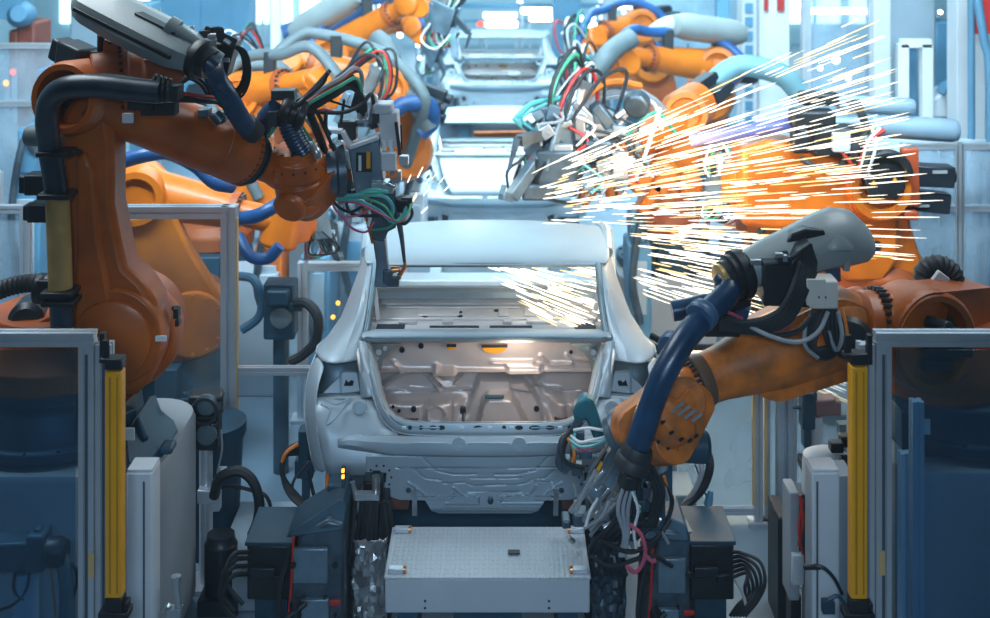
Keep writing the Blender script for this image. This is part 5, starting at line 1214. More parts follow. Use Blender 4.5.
nearguard(gl_, 88, dn, -40, 1, ztop)
part('post_label', MB().box(at(91, 565.5, dn-.034), (.024, .004, .10)), TAN, gl_, label='small yellow label')
part('corner_bracket', MB().box(at(103, 347, dn-.02), (.02, .03, .12)), BLACK, gl_)
gr_ = thing('corner_guard', 'near aluminium corner guard with tinted glass at the right edge', 'guard', (xat(881, dn), dn, 0))
nearguard(gr_, 882, dn, 1030, 1, ztop)
part('post_label', MB().box(at(882, 563, dn-.034), (.024, .004, .10)), TAN, gr_, label='small yellow label')
part('corner_bracket', MB().box(at(869, 349, dn-.02), (.02, .03, .12)), BLACK, gr_)
part('inner_post', MB().profile(V(xat(916.5, 5.45), 5.45, 0), V(xat(916.5, 5.45), 5.45, zat(400, 5.45)), .052, .05), ALU, gr_)
part('inner_post', MB().profile(V(xat(905, 5.6), 5.6, 0), V(xat(905, 5.6), 5.6, zat(452, 5.6)), .05, .05), LGREY, gr_)

def light_curtain(px, d, y0, y1, label):
    x = xat(px, d); z0 = zat(y1, d); z1 = zat(y0, d); w_ = px2m(16.5, d)
    t = thing('light_curtain', label, 'light curtain', (x, d, 0), 'yellow light curtains')
    b = part('housing', MB().box((x, d, (z0+z1)/2), (w_, .06, z1-z0-.06)), YELLOW, t, bevel=.006)
    part('housing_groove', MB().box((x-w_*.20, d-.031, (z0+z1)/2), (.008, .004, z1-z0-.1)).box((x+w_*.24, d-.031, (z0+z1)/2), (.006, .004, z1-z0-.1)), mat('yellow_groove', (.45, .23, .01), .5), b)
    part('top_cap', MB().box((x, d, z1), (w_*1.04, .065, .045)).box((x-w_*.45, d, z1+.012), (w_*.9, .05, .018)).bar(V(x-w_*.6, d, z1), V(x-w_*.6, d, z1+.09), .012, .03), BLACK, t, bevel=.004)
    part('bottom_cap', MB().box((x, d, z0), (w_*1.05, .065, .06)).box((x, d, z0-.04), (w_*1.8, .08, .03)).box((x+w_*.7, d, z0-.01), (w_*.3, .05, .04)), BLACK, t, bevel=.004)
    part('mounting_rail', MB().bar((x, d+.05, 0), (x, d+.05, z1-.02), .045, .03), ALU, t)
    return t
light_curtain(115.5, 5.12, 362, 602, 'yellow light curtain column beside the left corner guard')
light_curtain(857.5, 5.12, 357, 603, 'yellow light curtain column beside the right corner guard')

def curtain_post(px, d, wpx, ytop, label, seam):
    x = xat(px, d); zt = zat(ytop, d); w_ = px2m(wpx, d)
    t = thing('mirror_column', label, 'column', (x, d, 0))
    b = part('column_body', MB().box((x, d, zt/2), (w_, .13, zt)), LGREY, t, bevel=.008)
    part('column_seam', MB().box((x+seam*w_, d-.066, zt/2), (.008, .006, zt*.94)), ALU_DK, b)
    part('column_cap', MB().box((x, d, zt+.006), (w_*.96, .12, .014)), LGREY, t, bevel=.004)
    return t
curtain_post(143.5, 5.45, 26, 466, 'white square column right of the left yellow light curtain', .18)
tc_ = curtain_post(822, 5.45, 27, 466, 'white square column left of the right yellow light curtain', -.32)
part('column_flank', MB().box((xat(842, 5.5), 5.52, .55), (px2m(16, 5.5), .16, zat(470, 5.5)*2-1.1)), GREYCAB, tc_)
part('cable_tie', MB().box(at(812, 567, 5.37), (.07, .02, .016)).tube([at(806, 566, 5.38), at(822, 567, 5.36), at(834, 578, 5.36), at(842, 594, 5.38)], .008, 6), BLACK, tc_)
part('bottom_clamp', MB().box(at(828, 606, 5.36), (.05, .04, .05)).tube([at(828, 600, 5.34), at(838, 596, 5.34), at(846, 606, 5.34)], .008, 6), NAVY, tc_)
# bright fitting in front of the left pedestal
mb = MB().tube([at(176, 578, 5.5), at(177, 592, 5.5), at(178, 608, 5.5), at(172, 616, 5.5)], .016, 8).box(at(175, 612, 5.5), (.06, .05, .04)).tube([at(163, 612, 5.5), at(168, 606, 5.5), at(172, 612, 5.5)], .012, 6).cyl(at(176, 576, 5.5), at(176, 582, 5.5), .022).cyl(at(166, 622, 5.5), V(xat(166, 5.5), 5.5, 0), .02)
single('hose_fitting', mb, METAL, 'shiny pipe fitting at the foot of the left pedestal', 'fitting')
# tool motor on a stand behind the left glass
t = thing('nozzle_station', 'dark blue nozzle cleaning station behind the lower left glass', 'machine', (xat(40, 5.55), 5.55, 0))
part('station_body', MB().bar(at(-6, 553, 5.55), at(34, 551, 5.55), .12, .13).box(at(39, 548, 5.52), (.08, .12, .16)).box(at(39, 533, 5.52), (.035, .05, .06)), NAVY, t, bevel=.012)
part('station_head', MB().lathe(at(46, 552, 5.5), V(1, 0, 0), [(0, .06), (.06, .065), (.09, .05)], 18).box(at(50, 543, 5.5), (.05, .06, .03)), MOTOR, t)
part('station_pipe', MB().tube([at(58, 552, 5.5), at(64, 566, 5.5), at(67, 590, 5.5), at(66, 622, 5.5)], .032, 12), GREYHOSE, t)
part('station_cable', MB().tube([at(60, 560, 5.5), at(74, 566, 5.5), at(77, 582, 5.5), at(71, 605, 5.5)], .007, 6).tube([at(30, 570, 5.5), at(26, 590, 5.5), at(14, 604, 5.5), at(-5, 612, 5.5)], .007, 6).tube([at(15, 570, 5.5), at(14, 590, 5.5), at(24, 600, 5.5)], .007, 6), RUBBER, t)
part('station_wire', MB().tube([at(51, 568, 5.48), at(53, 590, 5.48), at(56, 622, 5.48)], .005, 6), ORANGEC, t)
part('station_post', MB().cyl(V(xat(26, 5.55), 5.55, 0), at(26, 570, 5.55), .055).box((xat(26, 5.55), 5.55, .01), (.2, .2, .02)), GREYCAB, t)

# middle left guard with door frame
md = 7.42; mz = zat(205.5, md)
g = guard('glass_guard', 'aluminium framed glass guard in front of the second left robot', xat(104, md), xat(229.5, md), md, .05, mz, pw=.088, posts=(0, 1))
part('edge_strip', MB().box((xat(236.5, md), md-.01, .95), (.02, .05, 1.7)), TAN, g, label='tan edge strip')
g = guard('low_guard', 'low glass guard left of the car with a single rail', xat(238, md), xat(325, md), md, .05, zat(366.5, md), pw=.055, posts=(0, 0))
guard('glass_guard', 'pale glass guard left of the car roof', xat(303, 8.9), xat(372, 8.9), 8.9, .05, zat(262, 8.9), rails=(), pw=.07, posts=(1, 0))
guard('glass_guard', 'tall glass guard at the left edge behind the front robot', xat(-60, 8.0), xat(26, 8.0), 8.0, .05, zat(205, 8.0), rails=(), pw=.06, gm=GLASS_F)
guard('glass_guard', 'hazy glass guard behind the left front robot shoulder', xat(-20, 9.6), xat(30, 9.6), 9.6, .05, zat(155, 9.6), pw=.05, gm=GLASS_F, d1=9.0)
guard('glass_guard', 'far tall glass guard at top left', xat(-30, 11), xat(64, 11), 11, .05, zat(43, 11), rails=(zat(46, 11)-.5,), pw=.06, gm=GLASS_F)
# right middle door
g = guard('guard_door', 'aluminium guard door with tan edge strips right of the car', xat(672, 7.42), xat(758, 7.42), 7.42, .06, zat(352, 7.42), pw=.05, gm=GLASS_F, cat='door')
part('edge_strip', MB().box((xat(753.5, 7.4), 7.39, zat(380, 7.4)-.25), (.016, .02, .95)), TAN, g, label='tan edge strip')
g = guard('guard_door', 'narrow frosted guard door beside the thick blue post', xat(766, 7.46), xat(779, 7.46), 7.44, .06, zat(348, 7.44), pw=.035, gm=GLASS_F, cat='door', posts=(1, 0))
part('edge_strip', MB().box((xat(766, 7.4), 7.40, zat(380, 7.4)-.25), (.012, .02, .95)), TAN, g, label='tan edge strip')
single('guard_post', MB().profile((xat(784.5, 7.4), 7.4, 0), (xat(784.5, 7.4), 7.4, zat(340, 7.4)), .10, .09), GREYCAB, 'thick blue grey post right of the guard doors', 'post', bevel=.004)
guard('glass_guard', 'frosted glass guard behind the right column', xat(792, 7.5), xat(880, 7.5), 7.5, .05, zat(352, 7.5), pw=.05, gm=GLASS_F)
# device on the door: round lock
t = thing('door_lock', 'round white door lock on the guard door', 'lock', at(707, 382, 7.36))
part('lock_body', MB().lathe(at(707, 378, 7.40), V(0, -1, 0), [(0, .07), (.04, .07), (.05, .05)], 20), WHITE, t)
part('lock_lever', MB().tube([at(697, 392, 7.36), at(704, 388, 7.34), at(715, 391, 7.34), at(712, 402, 7.36), at(700, 402, 7.36)], .012, 6), NAVY, t)

# signal stand at left
sx = xat(206, 6.75); sd_ = 6.75
t = thing('signal_stand', 'dark two-lens sensor head on a grey post left of the car', 'sensor stand', (sx, sd_, 0))
hd = part('sensor_head', MB().box(at(206, 405, 6.72), (.16, .14, .14)).box(at(206, 432, 6.72), (.15, .13, .15)).box(at(207, 396, 6.70), (.17, .10, .03)), BLACK, t, bevel=.012)
part('sensor_hood', MB().lathe(at(207, 408, 6.66), V(0, -1, .1), [(0, .07), (.05, .075), (.07, .07), (.07, .055)], 24, caps=False).box(at(206, 416, 6.63), (.15, .06, .012)), MOTOR, hd)
part('sensor_lens', MB().lathe(at(207, 405, 6.65), V(0, -1, .1), [(0, .058), (.02, .05), (.03, .03)], 24).lathe(at(207, 434, 6.655), V(0, -1, .1), [(0, .055), (.02, .052), (.022, .04)], 24), LENS, hd)
part('stand_post', MB().cyl((sx, sd_, 0), (sx, sd_, zat(445, sd_)), .036).box((sx, sd_, .012), (.22, .2, .024)), ALU, t)
part('post_clamp', MB().box(at(209, 494, 6.70), (.11, .08, .07)).box(at(216, 500, 6.70), (.05, .06, .10)).box(at(222, 470, 6.72), (.05, .04, .03)), ALU, t, bevel=.006)
part('stand_cable', MB().tube([at(221, 430, 6.7), at(222, 450, 6.7), at(218, 470, 6.7), at(216, 490, 6.7)], .006, 6), GREYC, t)
single('bucket', MB().lathe((xat(209, 7.14), 7.14, 0), (0, 0, 1), [(0, .16), (.62, .19), (.66, .21), (.72, .21), (.72, .18)], 26), NAVY, 'blue drum behind the sensor stand', 'drum')
single('motor_unit', MB().lathe((xat(221, 6.55), 6.55, .08), (0, 0, 1), [(0, .085), (.25, .085), (.26, .075), (.30, .07)], 22).box((xat(221, 6.55), 6.55, .04), (.2, .2, .08)), MOTOR, 'black cylindrical motor at the foot of the sensor stand', 'motor')
cable([at(214, 496, 6.65), at(220, 478, 6.6), at(238, 471, 6.6), at(252, 480, 6.6), at(259, 500, 6.6), at(258, 520, 6.6), at(252, 536, 6.6)], .028, RUBBER, 'thick black cable arching right of the sensor stand')
cable([at(214, 488, 6.66), at(232, 486, 6.62), at(250, 490, 6.6), at(266, 496, 6.6), at(271, 514, 6.6), at(264, 530, 6.6), at(258, 538, 6.6)], .010, RUBBER, 'thin black cable arching right of the sensor stand')
# second sensor behind the low guard with a curling cable
t = thing('gun_dock', 'dark sensor unit with round lens behind the low guard', 'sensor', at(281, 330, 8.1))
part('dock_body', MB().box(at(281, 308, 8.1), (.20, .16, .36)).box(at(280, 294, 8.05), (.14, .2, .10)).box(at(296, 305, 8.05), (.10, .1, .06)), NAVY, t, bevel=.015)
part('dock_lens', MB().lathe(at(281, 317, 8.02), V(0, -1, 0), [(0, .07), (.03, .065), (.035, .05)], 22), GREYHOSE, t)
part('dock_post', MB().cyl(V(xat(281, 8.1), 8.1, 0), at(281, 335, 8.1), .05), NAVY, t)
cable([at(296, 303, 8.0), at(308, 304, 7.95), at(318, 318, 7.9), at(316, 340, 7.9), at(304, 354, 7.9), at(290, 362, 7.9)], .032, RUBBER, 'black cable curling from the sensor unit behind the low guard')
cable([at(240, 276, 8.3), at(254, 280, 8.2), at(262, 300, 8.2), at(258, 318, 8.2), at(242, 330, 8.2)], .03, mat('dim_blue_cable', (.05, .14, .22), .5), 'blue cable loop behind the middle guard post')
single('control_cabinet', MB().box((xat(254, 9.5), 9.5, .45), (.42, .36, .9)), GREYCAB, 'grey cabinet behind the low guard', 'cabinet', bevel=.01)

# box on the floor left of the fixture, with cables; mirrored unit at right
def iobox(x0, x1, y0, y1, d, label):
    t = thing('junction_unit', label, 'junction box', ((xat(x0, d)+xat(x1, d))/2, d+.15, 0))
    a = at(x0, y1, d); b = at(x1, y0, d); m_ = (a+b)/2
    part('box_body', MB().box2((a.x, d, a.z), (b.x, d+.35, b.z)), BLACK, t, bevel=.008)
    part('box_lid', MB().box2((a.x-.01, d-.005, b.z), (b.x+.01, d+.36, b.z+.02)), NAVY, t, bevel=.004)
    part('connector', MB().box((m_.x-.03, d-.01, m_.z+.01), (.12, .03, .05)).box((m_.x+.05, d-.01, m_.z-.02), (.06, .03, .04)), MOTOR, t, bevel=.006)
    part('box_stand', MB().box2((a.x+.03, d+.04, 0), (b.x-.03, d+.3, a.z)), NAVY, t)
    return t
iobox(247, 292, 546, 600, 6.15, 'black junction unit left of the car fixture')
iobox(690, 734, 545, 600, 6.15, 'black junction unit right of the car fixture')
for k, (x, y) in enumerate(((246, 558), (244, 566), (245, 574), (246, 552))):
    cable([at(x+2, y, 6.12), at(x-12, y+2, 6.0), at(x-23+k, y+16, 5.95), at(x-24+2*k, y+34, 5.95), at(x-12+3*k, y+52, 5.95)], .011, RUBBER, ('topmost', 'second', 'third', 'lowest')[(1, 2, 3, 0)[k]]+' of four black cables looping from the left junction unit')
for k in range(6):
    cable([at(733, 552+k*5, 6.12), at(742+k, 553+k*4, 6.0+k*.02), at(760-k*3, 562+k*5, 5.95+k*.02), at(765-k*4, 582+k*3, 5.92+k*.03), at(758-k*4, 600+k, 5.92+k*.02), at(745-k*3, 616, 5.92+k*.02)], .0085, RUBBER, 'black cable in the bundle looping from the right junction unit', group='cables from the right junction unit')
cable([at(735, 580, 6.1), at(742, 592, 6.0), at(748, 612, 5.95)], .008, GREYC, 'thin grey cable hanging under the right junction unit')
# raised platform at left and duct on floor
single('floor_plinth', MB().box2((xat(222, 6.7), 6.5, 0), (xat(300, 6.7), 7.2, .24)), GREYCAB, 'low blue grey platform left of the car fixture', 'platform', bevel=.01)
single('cable_duct', MB().box2((xat(240, 7.25), 7.22, 0), (xat(320, 7.25), 7.36, .14)), ALU, 'aluminium cable duct under the low guard', 'duct', bevel=.006)

# car fixtures: two dark clamp towers, left and right
def tower(x0, x1, ytop, d, label, mirror=False):
    xa, xb = xat(x0, d), xat(x1, d); zt = zat(ytop, d); xm = (xa+xb)/2; w_ = xb-xa
    t = thing('clamp_tower', label, 'fixture', (xm, d+.2, 0), 'clamp towers under the car')
    s = -1 if mirror else 1
    b = part('tower_body', MB().prism([V(xa, d, 0), V(xb, d, 0), V(xb, d, zt-.1), V(xb-s*.0, d, zt), V(xm+.06*s, d, zt+.02), V(xa+.06, d, zt-.06), V(xa+.02, d, zt-.3)], V(0, .40, 0)), METAL_DK, t, bevel=.015)
    part('front_plate', MB().box((xm-.02*s, d-.012, zt-.19), (w_*.62, .03, .17)).box((xm, d-.008, zt-.50), (w_*.5, .03, .30)), BLUEGREY, b, bevel=.008)
    part('plate_bolts', MB().bolts((xm-.10, d-.025, zt-.18), (0, -1, 0), .0, 1, .016, .015).bolts((xm+.10, d-.025, zt-.18), (0, -1, 0), .0, 1, .016, .015).bolts((xm, d-.02, zt-.42), (0, -1, 0), .10, 6, .008, .02), BLACK, b)
    part('slanted_shield', MB().prism(([V(xa+.0, d-.02, zt-.06), V(xa+.05, d-.02, zt-.01), V(xb-.02, d+.1, zt+.075), V(xb, d+.1, zt+.04), V(xb, d-.02, zt-.02)] if not mirror else [V(xa, d-.02, zt-.02), V(xa+.05, d+.1, zt+.07), V(xb-.02, d-.02, zt+.05), V(xb, d-.02, zt-.03)]), V(0, .28, 0)), NAVY, t, bevel=.01)
    part('clamp_arm', MB().box((xb-.07*s if not mirror else xa+.07, d+.32, zt+.01), (.09, .14, .12)).box((xm+.11*s, d+.23, zt+.08), (.02, .03, .20)), NAVY, t, bevel=.012)
    part('status_lamp', MB().box((xm+.11*s, d+.20, zt+.165), (.012, .02, .012)).box((xm+.11*s, d+.20, zt+.135), (.012, .02, .012)), WARN, t)
    part('air_cylinder', MB().cyl((xa+.05, d-.03, .1), (xa+.05, d-.03, zt-.35), .028).cyl((xm+.02, d-.04, .05), (xm+.02, d-.04, zt-.55), .04), BLACK, t)
    part('red_clip', MB().box((xm+.10, d-.03, zt-.36), (.05, .02, .014)).box((xm+.10, d-.03, zt-.52), (.05, .02, .014)), RED, t)
    part('fixture_cable', MB().tube([(xa+.02, d-.02, zt-.1), (xa-.03, d-.04, zt-.35), (xa+.0, d-.05, zt-.6), (xa-.02, d-.04, .02)], .012, 6).tube([(xa+.10, d-.03, zt-.36), (xa+.0, d-.06, zt-.44), (xa-.05, d-.06, zt-.60), (xa-.03, d-.05, .02)], .014, 6), RUBBER, t)
    part('tower_wire', MB().tube([(xa+.04, d-.02, zt-.05), (xa+.02, d-.03, zt-.4), (xa-.02, d-.03, .02)], .007, 6), RED, t)
    return t
tower(286, 344, 524, 6.05, 'dark clamp tower left of the tread-plate cart')
tower(644, 690, 534, 6.05, 'dark clamp tower right of the tread-plate cart', True)
# support columns right under the body with hoses and foil
for (x, w_, lab, sd2) in ((372, 32, 'cluttered support column under the left of the car tail', 1), (606, 36, 'cluttered support column under the right of the car tail', 2)):
    d = 6.35; X = xat(x, d); zt = .64
    t = thing('support_column', lab, 'fixture', (X, d, 0), 'support columns under the car')
    part('column_core', MB().box((X, d+.1, zt/2), (px2m(w_, d), .2, zt)).box((X, d+.1, zt+.03), (.10, .12, .10)), BLACK, t, bevel=.01)
    mb = MB(); rnd = random.Random(sd2+40)
    for k in range(14):
        a = X+rnd.uniform(-.085, .085); mb.tube([(a, d-.04, zt+.02), (a+rnd.uniform(-.03, .03), d-.07-rnd.random()*.03, zt*.66), (a+rnd.uniform(-.04, .04), d-.06, zt*.3), (a, d-.05, .01)], rnd.choice((.008, .012, .018)), 6)
    part('column_hose', mb, RUBBER, t)
    rws = []
    for j in range(17):
        rws.append([V(X-.085+.17*i/11+rnd.uniform(-.006, .006), d-.10-.035*rnd.random()-.03*math.sin(PI*i/11), .12+.40*j/16+rnd.uniform(-.008, .008)) for i in range(12)])
    mb = MB().grid(rws)
    part('foil_wrap', mb, METAL if sd2 == 1 else METAL_DK, t, solid=.004, angle=4, label='crumpled reflective foil')
    part('locating_pin', MB().cyl((X+.02, d, zt), (X+.02, d, zt+.13), .02).cyl((X-.06, d-.02, zt-.05), (X-.10, d, zt+.10), .014).box((X-.02, d-.02, zt+.04), (.12, .05, .03)), METAL, t)
    part('small_lamp', MB().box((X+.05, d-.12, .04), (.02, .02, .05)).box((X-.02, d-.12, .02), (.05, .03, .03)), YELLOW if sd2 == 1 else NAVY, t)
# electrical box and cables hung at the body corner
t = thing('valve_unit', 'black valve unit with hoses at the left body corner', 'valve unit', at(304, 465, 6.9))
part('unit_body', MB().box(at(305, 443, 6.9), (.06, .1, .17)).box(at(305, 466, 6.9), (.10, .1, .10)), NAVY, t, bevel=.008)
part('unit_post', MB().bar(at(306, 470, 6.95), V(xat(306, 6.95), 6.95, 0), .04, .04), NAVY, t)
mb = MB()
for k in range(4): mb.tube([at(298, 444+k*3, 6.86), at(288-k, 450+k*2, 6.82), at(282, 468+k*2, 6.8), at(288+k*2, 492, 6.78), at(304+k*2, 508, 6.7), at(322, 517, 6.6)], .013, 6)
mb.tube([at(310, 460, 6.85), at(294, 480, 6.8), at(292, 500, 6.78)], .008, 6).tube([at(308, 470, 6.85), at(314, 495, 6.8), at(322, 514, 6.7)], .011, 6)
part('unit_hose', mb, RUBBER, t)
part('unit_wire', MB().tube([at(298, 444, 6.84), at(287, 452, 6.8), at(282, 462, 6.8)], .010, 6).tube([at(327, 474, 6.8), at(327, 500, 6.7)], .010, 6), ORANGEC, t)
for k, (lab, r, m) in enumerate((('thick black cable loop right of the blue hose', .022, RUBBER), ('grey cable loop inside the black one right of the blue hose', .014, GREYC))):
    cable([at(690-6*k, 452, 6.7), at(703-6*k, 447+10*k, 6.65), at(710-8*k, 464+6*k, 6.6), at(704-7*k, 486, 6.6), at(690-4*k, 502, 6.6), at(672, 516, 6.5)], r, m, lab)
cable([at(663, 470, 6.55), at(670, 488, 6.5), at(668, 500, 6.5), at(664, 514, 6.5)], .012, RED, 'short red cable beside the foil wrapped gun')
single('blue_connector', MB().lathe(at(708, 505, 6.9), V(.2, 0, 1), [(0, .025), (.05, .02), (.08, .012)], 12).tube([at(708, 500, 6.9), at(700, 478, 6.9), at(694, 460, 6.9)], .005, 5), BLUECAB, 'small blue plug hanging before the right guard door', 'plug')
single('cloth_cover', MB().prism([at(*p) for p in ((648,524,6.1),(660,514,6.25),(688,520,6.3),(694,532,6.1),(672,534,6.05))], V(0, .05, -.03)), PLINTH, 'pale sheet metal cover on the right clamp tower', 'cover', bevel=.02)
single('grey_cabinet', MB().box2((xat(668, 7.1), 7.0, 0), (xat(694, 7.1), 7.3, zat(487, 7.1))), GREYCAB, 'small grey cabinet behind the right clamp tower', 'cabinet', bevel=.008)

# the cart with the tread plate top
d0, d1 = 5.60, 6.05; zc = zat(577, d0)
t = thing('tread_plate_cart', 'pale cart with tread-plate top in front of the car', 'cart', ((xat(385, d0)+xat(590, d0))/2, 5.82, 0))
xa, xb = xat(385, d0), xat(590, d0); zb = zat(613.5, d0)
part('cart_body', MB().box2((xa, d0, zb), (xb, d1, zc-.008)), mat('cart_paint', (.46, .50, .54), .5, 0, .05, 3), t, bevel=.008)
tp = mat('tread_plate', (.46, .51, .55), .45, .1, .08, 3)
nt = tp.node_tree; N = nt.nodes; L = nt.links; b = N['Principled BSDF']
tcn = N.new('ShaderNodeTexCoord'); mp = N.new('ShaderNodeMapping'); mp.inputs['Scale'].default_value = (16, 20, 1); L.new(tcn.outputs['Object'], mp.inputs['Vector'])
vo = N.new('ShaderNodeTexChecker'); vo.inputs['Scale'].default_value = 1.0; L.new(mp.outputs['Vector'], vo.inputs['Vector'])
wv = N.new('ShaderNodeTexWave'); wv.inputs['Scale'].default_value = .9; wv.inputs['Distortion'].default_value = 3.0; L.new(mp.outputs['Vector'], wv.inputs['Vector'])
bp = N.new('ShaderNodeBump'); bp.inputs['Strength'].default_value = .35; bp.inputs['Distance'].default_value = .004
L.new(wv.outputs['Fac'], bp.inputs['Height']); L.new(bp.outputs['Normal'], b.inputs['Normal'])
pl = part('tread_plate', MB().box2((xa-.004, d0-.004, zc-.010), (xb+.004, d1, zc)), tp, t, bevel=.003)
mb = MB()
for j in range(11):
    for i in range(26):
        x = xa+.035+i*(xb-xa-.07)/25; y = d0+.03+j*(d1-d0-.06)/10
        if abs(x-xat(514, 5.8)) < .05 and abs(y-5.78) < .03: continue
        a = .6 if (i+j) % 2 else -.6
        mb.box((x, y, zc+.0002), (.026, .007, .002), Matrix.Rotation(a, 3, 'Z'))
part('tread_lugs', mb, tp, pl)
part('finger_slot', MB().box(at(514, 552, 5.80)+V(0, 0, .0005), (.055, .035, .006)), BLACK, pl, bevel=.002)
for x, y in ((402, 529.5), (577, 529.5), (396, 571), (580, 571)):
    d = 5.64 if y > 550 else 6.0
    c = at(x, y, d); c.z = zc+.012
    k = 1 if x > 490 else -1
    h = part('latch', MB().box(c, (.07, .035, .024)), ALU, t, bevel=.004)
    part('latch_pin', MB().cyl(c-V(k*.045, 0, 0), c-V(k*.032, 0, 0), .018), COPPER, h)
part('front_hole', MB().bolts(at(425, 601, d0), (0, -1, 0), 0, 1, .006, .003).bolts(at(425, 608, d0), (0, -1, 0), 0, 1, .006, .003).bolts(at(549, 601, d0), (0, -1, 0), 0, 1, .006, .003).bolts(at(549, 608, d0), (0, -1, 0), 0, 1, .006, .003), BLACK, t)
part('cart_leg', MB().box2((xa+.05, d0+.06, 0), (xa+.14, d1-.05, zb)).box2((xb-.14, d0+.06, 0), (xb-.05, d1-.05, zb)).box2((xa+.3, d0+.08, zb-.16), (xb-.3, d0+.12, zb)).box2((xa+.05, d0+.1, .04), (xb-.05, d1-.1, .12)), NAVY, t)
# base frame of the line under the car
single('base_frame', MB().box2((-.64, 6.95, .0), (.54, 7.15, .36)).box2((-.64, 7.1, 0), (-.48, 10.8, .27)).box2((.38, 7.1, 0), (.54, 10.8, .27)), NAVY, 'dark blue base frame of the conveyor under the nearest car', 'frame', bevel=.015)
single('conveyor_frame', MB().box2((-.55, 13.0, 0), (-.40, 24, .09)).box2((.40, 13.0, 0), (.55, 24, .09)).box2((-.55, 13.2, 0), (.55, 13.4, .08)), BLUECAB, 'blue conveyor frame under the farther cars', 'frame', bevel=.015)
for i, yy in enumerate((8.2, 10.0)):
    single('body_support', MB().box2((XC-.7, yy, .272), (XC+.7, yy+.14, .398)), NAVY, ('rear', 'front')[i]+' cross support carrying the nearest car body', 'support')

# right front: conduit box, motor stand, drum
t = thing('terminal_rack', 'narrow terminal box on a stand left of the white right column', 'terminal box', (xat(795, 5.9), 5.9, 0))
part('rack_body', MB().box2((xat(787, 5.9), 5.85, zat(595, 5.9)), (xat(797, 5.9), 6.0, zat(488, 5.9))), PLINTH, t, bevel=.006)
part('rack_side', MB().box2((xat(797, 5.9), 5.87, zat(560, 5.9)), (xat(806, 5.9), 6.0, zat(492, 5.9))), NAVY, t, bevel=.004)
part('rack_light_box', MB().box2((xat(788.5, 5.9), 5.82, zat(582, 5.85)), (xat(800, 5.9), 5.86, zat(552, 5.85))), LGREY, t, bevel=.004)
part('rack_wire', MB().tube([at(800, 495, 5.84), at(803, 520, 5.82), at(799, 545, 5.83)], .008, 6).tube([at(803, 500, 5.84), at(799, 530, 5.82), at(804, 560, 5.83)], .006, 6), RED, t)
part('rack_foot', MB().box2((xat(790, 5.9), 5.88, 0), (xat(800, 5.9), 5.98, zat(594, 5.9))), BLACK, t)
single('floor_box', MB().box2((xat(776, 6.4), 6.35, 0), (xat(789, 6.4), 6.6, zat(513, 6.4))), MOTOR, 'black box on the floor behind the terminal box', 'box', bevel=.01)
t = thing('motor_stand', 'dark drive unit with a pinkish motor on a post at right', 'motor stand', (xat(815, 6.8), 6.8, 0))
part('drive_head', MB().box(at(807, 408, 6.8), (.07, .1, .20)).box(at(812, 396, 6.8), (.04, .08, .08)).bar(at(792, 407, 6.8), at(804, 408, 6.8), .02, .02).box(at(806, 435, 6.8), (.04, .08, .12)), NAVY, t, bevel=.01)
part('motor', MB().bar(at(813, 406, 6.8), at(835, 404, 6.8), .09, .09).box(at(836, 406, 6.8), (.04, .08, .08)), mat('brick_motor', (.20, .13, .13), .5), t, bevel=.01)
part('stand_post', MB().cyl((xat(815, 6.8), 6.8, 0), at(815, 415, 6.8), .04).box((xat(815, 6.8), 6.8, .012), (.2, .2, .024)), ALU, t)
part('stand_foot_clamp', MB().box(at(809, 462, 6.78), (.10, .1, .05)), BLACK, t)
t = thing('robot_foot_unit', 'round grey cable outlet with black plugs beside the right column', 'cable outlet', (xat(826, 5.85), 5.9, 0))
part('outlet_drum', MB().lathe((xat(826, 5.9), 5.9, 0), (0, 0, 1), [(0, .11), (zat(465, 5.9), .11), (zat(455, 5.9), .105), (zat(450, 5.9), .06)], 26), LGREY, t)
part('outlet_plug', MB().box(at(836, 446, 5.85), (.06, .06, .045)).box(at(845, 440, 5.9), (.05, .06, .05)).box(at(846, 462, 5.8), (.05, .05, .05)), BLACK, t, bevel=.006)
single('drain_pipe', MB().bar(at(838, 428, 7.0), at(858, 427, 7.0), .06, .06).cyl((xat(848, 7.0), 7.0, 0), at(848, 430, 7.0), .04), GREYHOSE, 'blue grey pipe behind the right yellow light curtain', 'pipe')
# ------------------------------------------------------------------ far hall: columns, cabinets, lit booths
def cabinet(x0, x1, y0, d, label, m, depth=.5, name='control_cabinet', h=None, detail=True):
    X0, X1 = xat(x0, d), xat(x1, d); zt = zat(y0, d) if h is None else h
    t = thing(name, label, 'cabinet', ((X0+X1)/2, d+depth/2, 0))
    part('cabinet_body', MB().box2((X0, d, 0), (X1, d+depth, zt)), m, t, bevel=.012)
    if detail:
        n = max(1, int((X1-X0)/.6)); w_ = (X1-X0)/n
        for k in range(n):
            dr = part('cabinet_door', MB().box2((X0+k*w_+.02, d-.02, .1), (X0+(k+1)*w_-.02, d, zt-.04)), m, t, bevel=.006)
            part('door_handle', MB().box((X0+(k+1)*w_-.07, d-.03, zt*.5), (.02, .02, .14)), BLACK, dr)
    return t
def column(px, w_, d, label, m=WHITE, h=6.5):
    return single('steel_column', MB().box((xat(px, d), d, h/2), (w_, w_, h)).box((xat(px, d), d, .02), (w_*1.8, w_*1.8, .04)), m, label, 'column', bevel=.01)
column(276, .12, 15.5, 'slim white steel column at top left behind the robots')
column(340, .24, 24, 'pale column far behind the left robots')
column(432, .5, 21, 'broad blue grey column left of the farthest car', BLUECAB)
column(566, .5, 22.8, 'broad blue grey column right of the farthest car', BLUECAB)
column(771, .36, 14.9, 'wide white column above the spark shower')
column(722, .14, 14, 'slim blue column behind the spark shower', BLUECAB)
column(880, .16, 12, 'pale column left of the tall grey cabinet', LGREY)
column(966, .26, 11.5, 'pale post by the red sign at top right', LGREY)
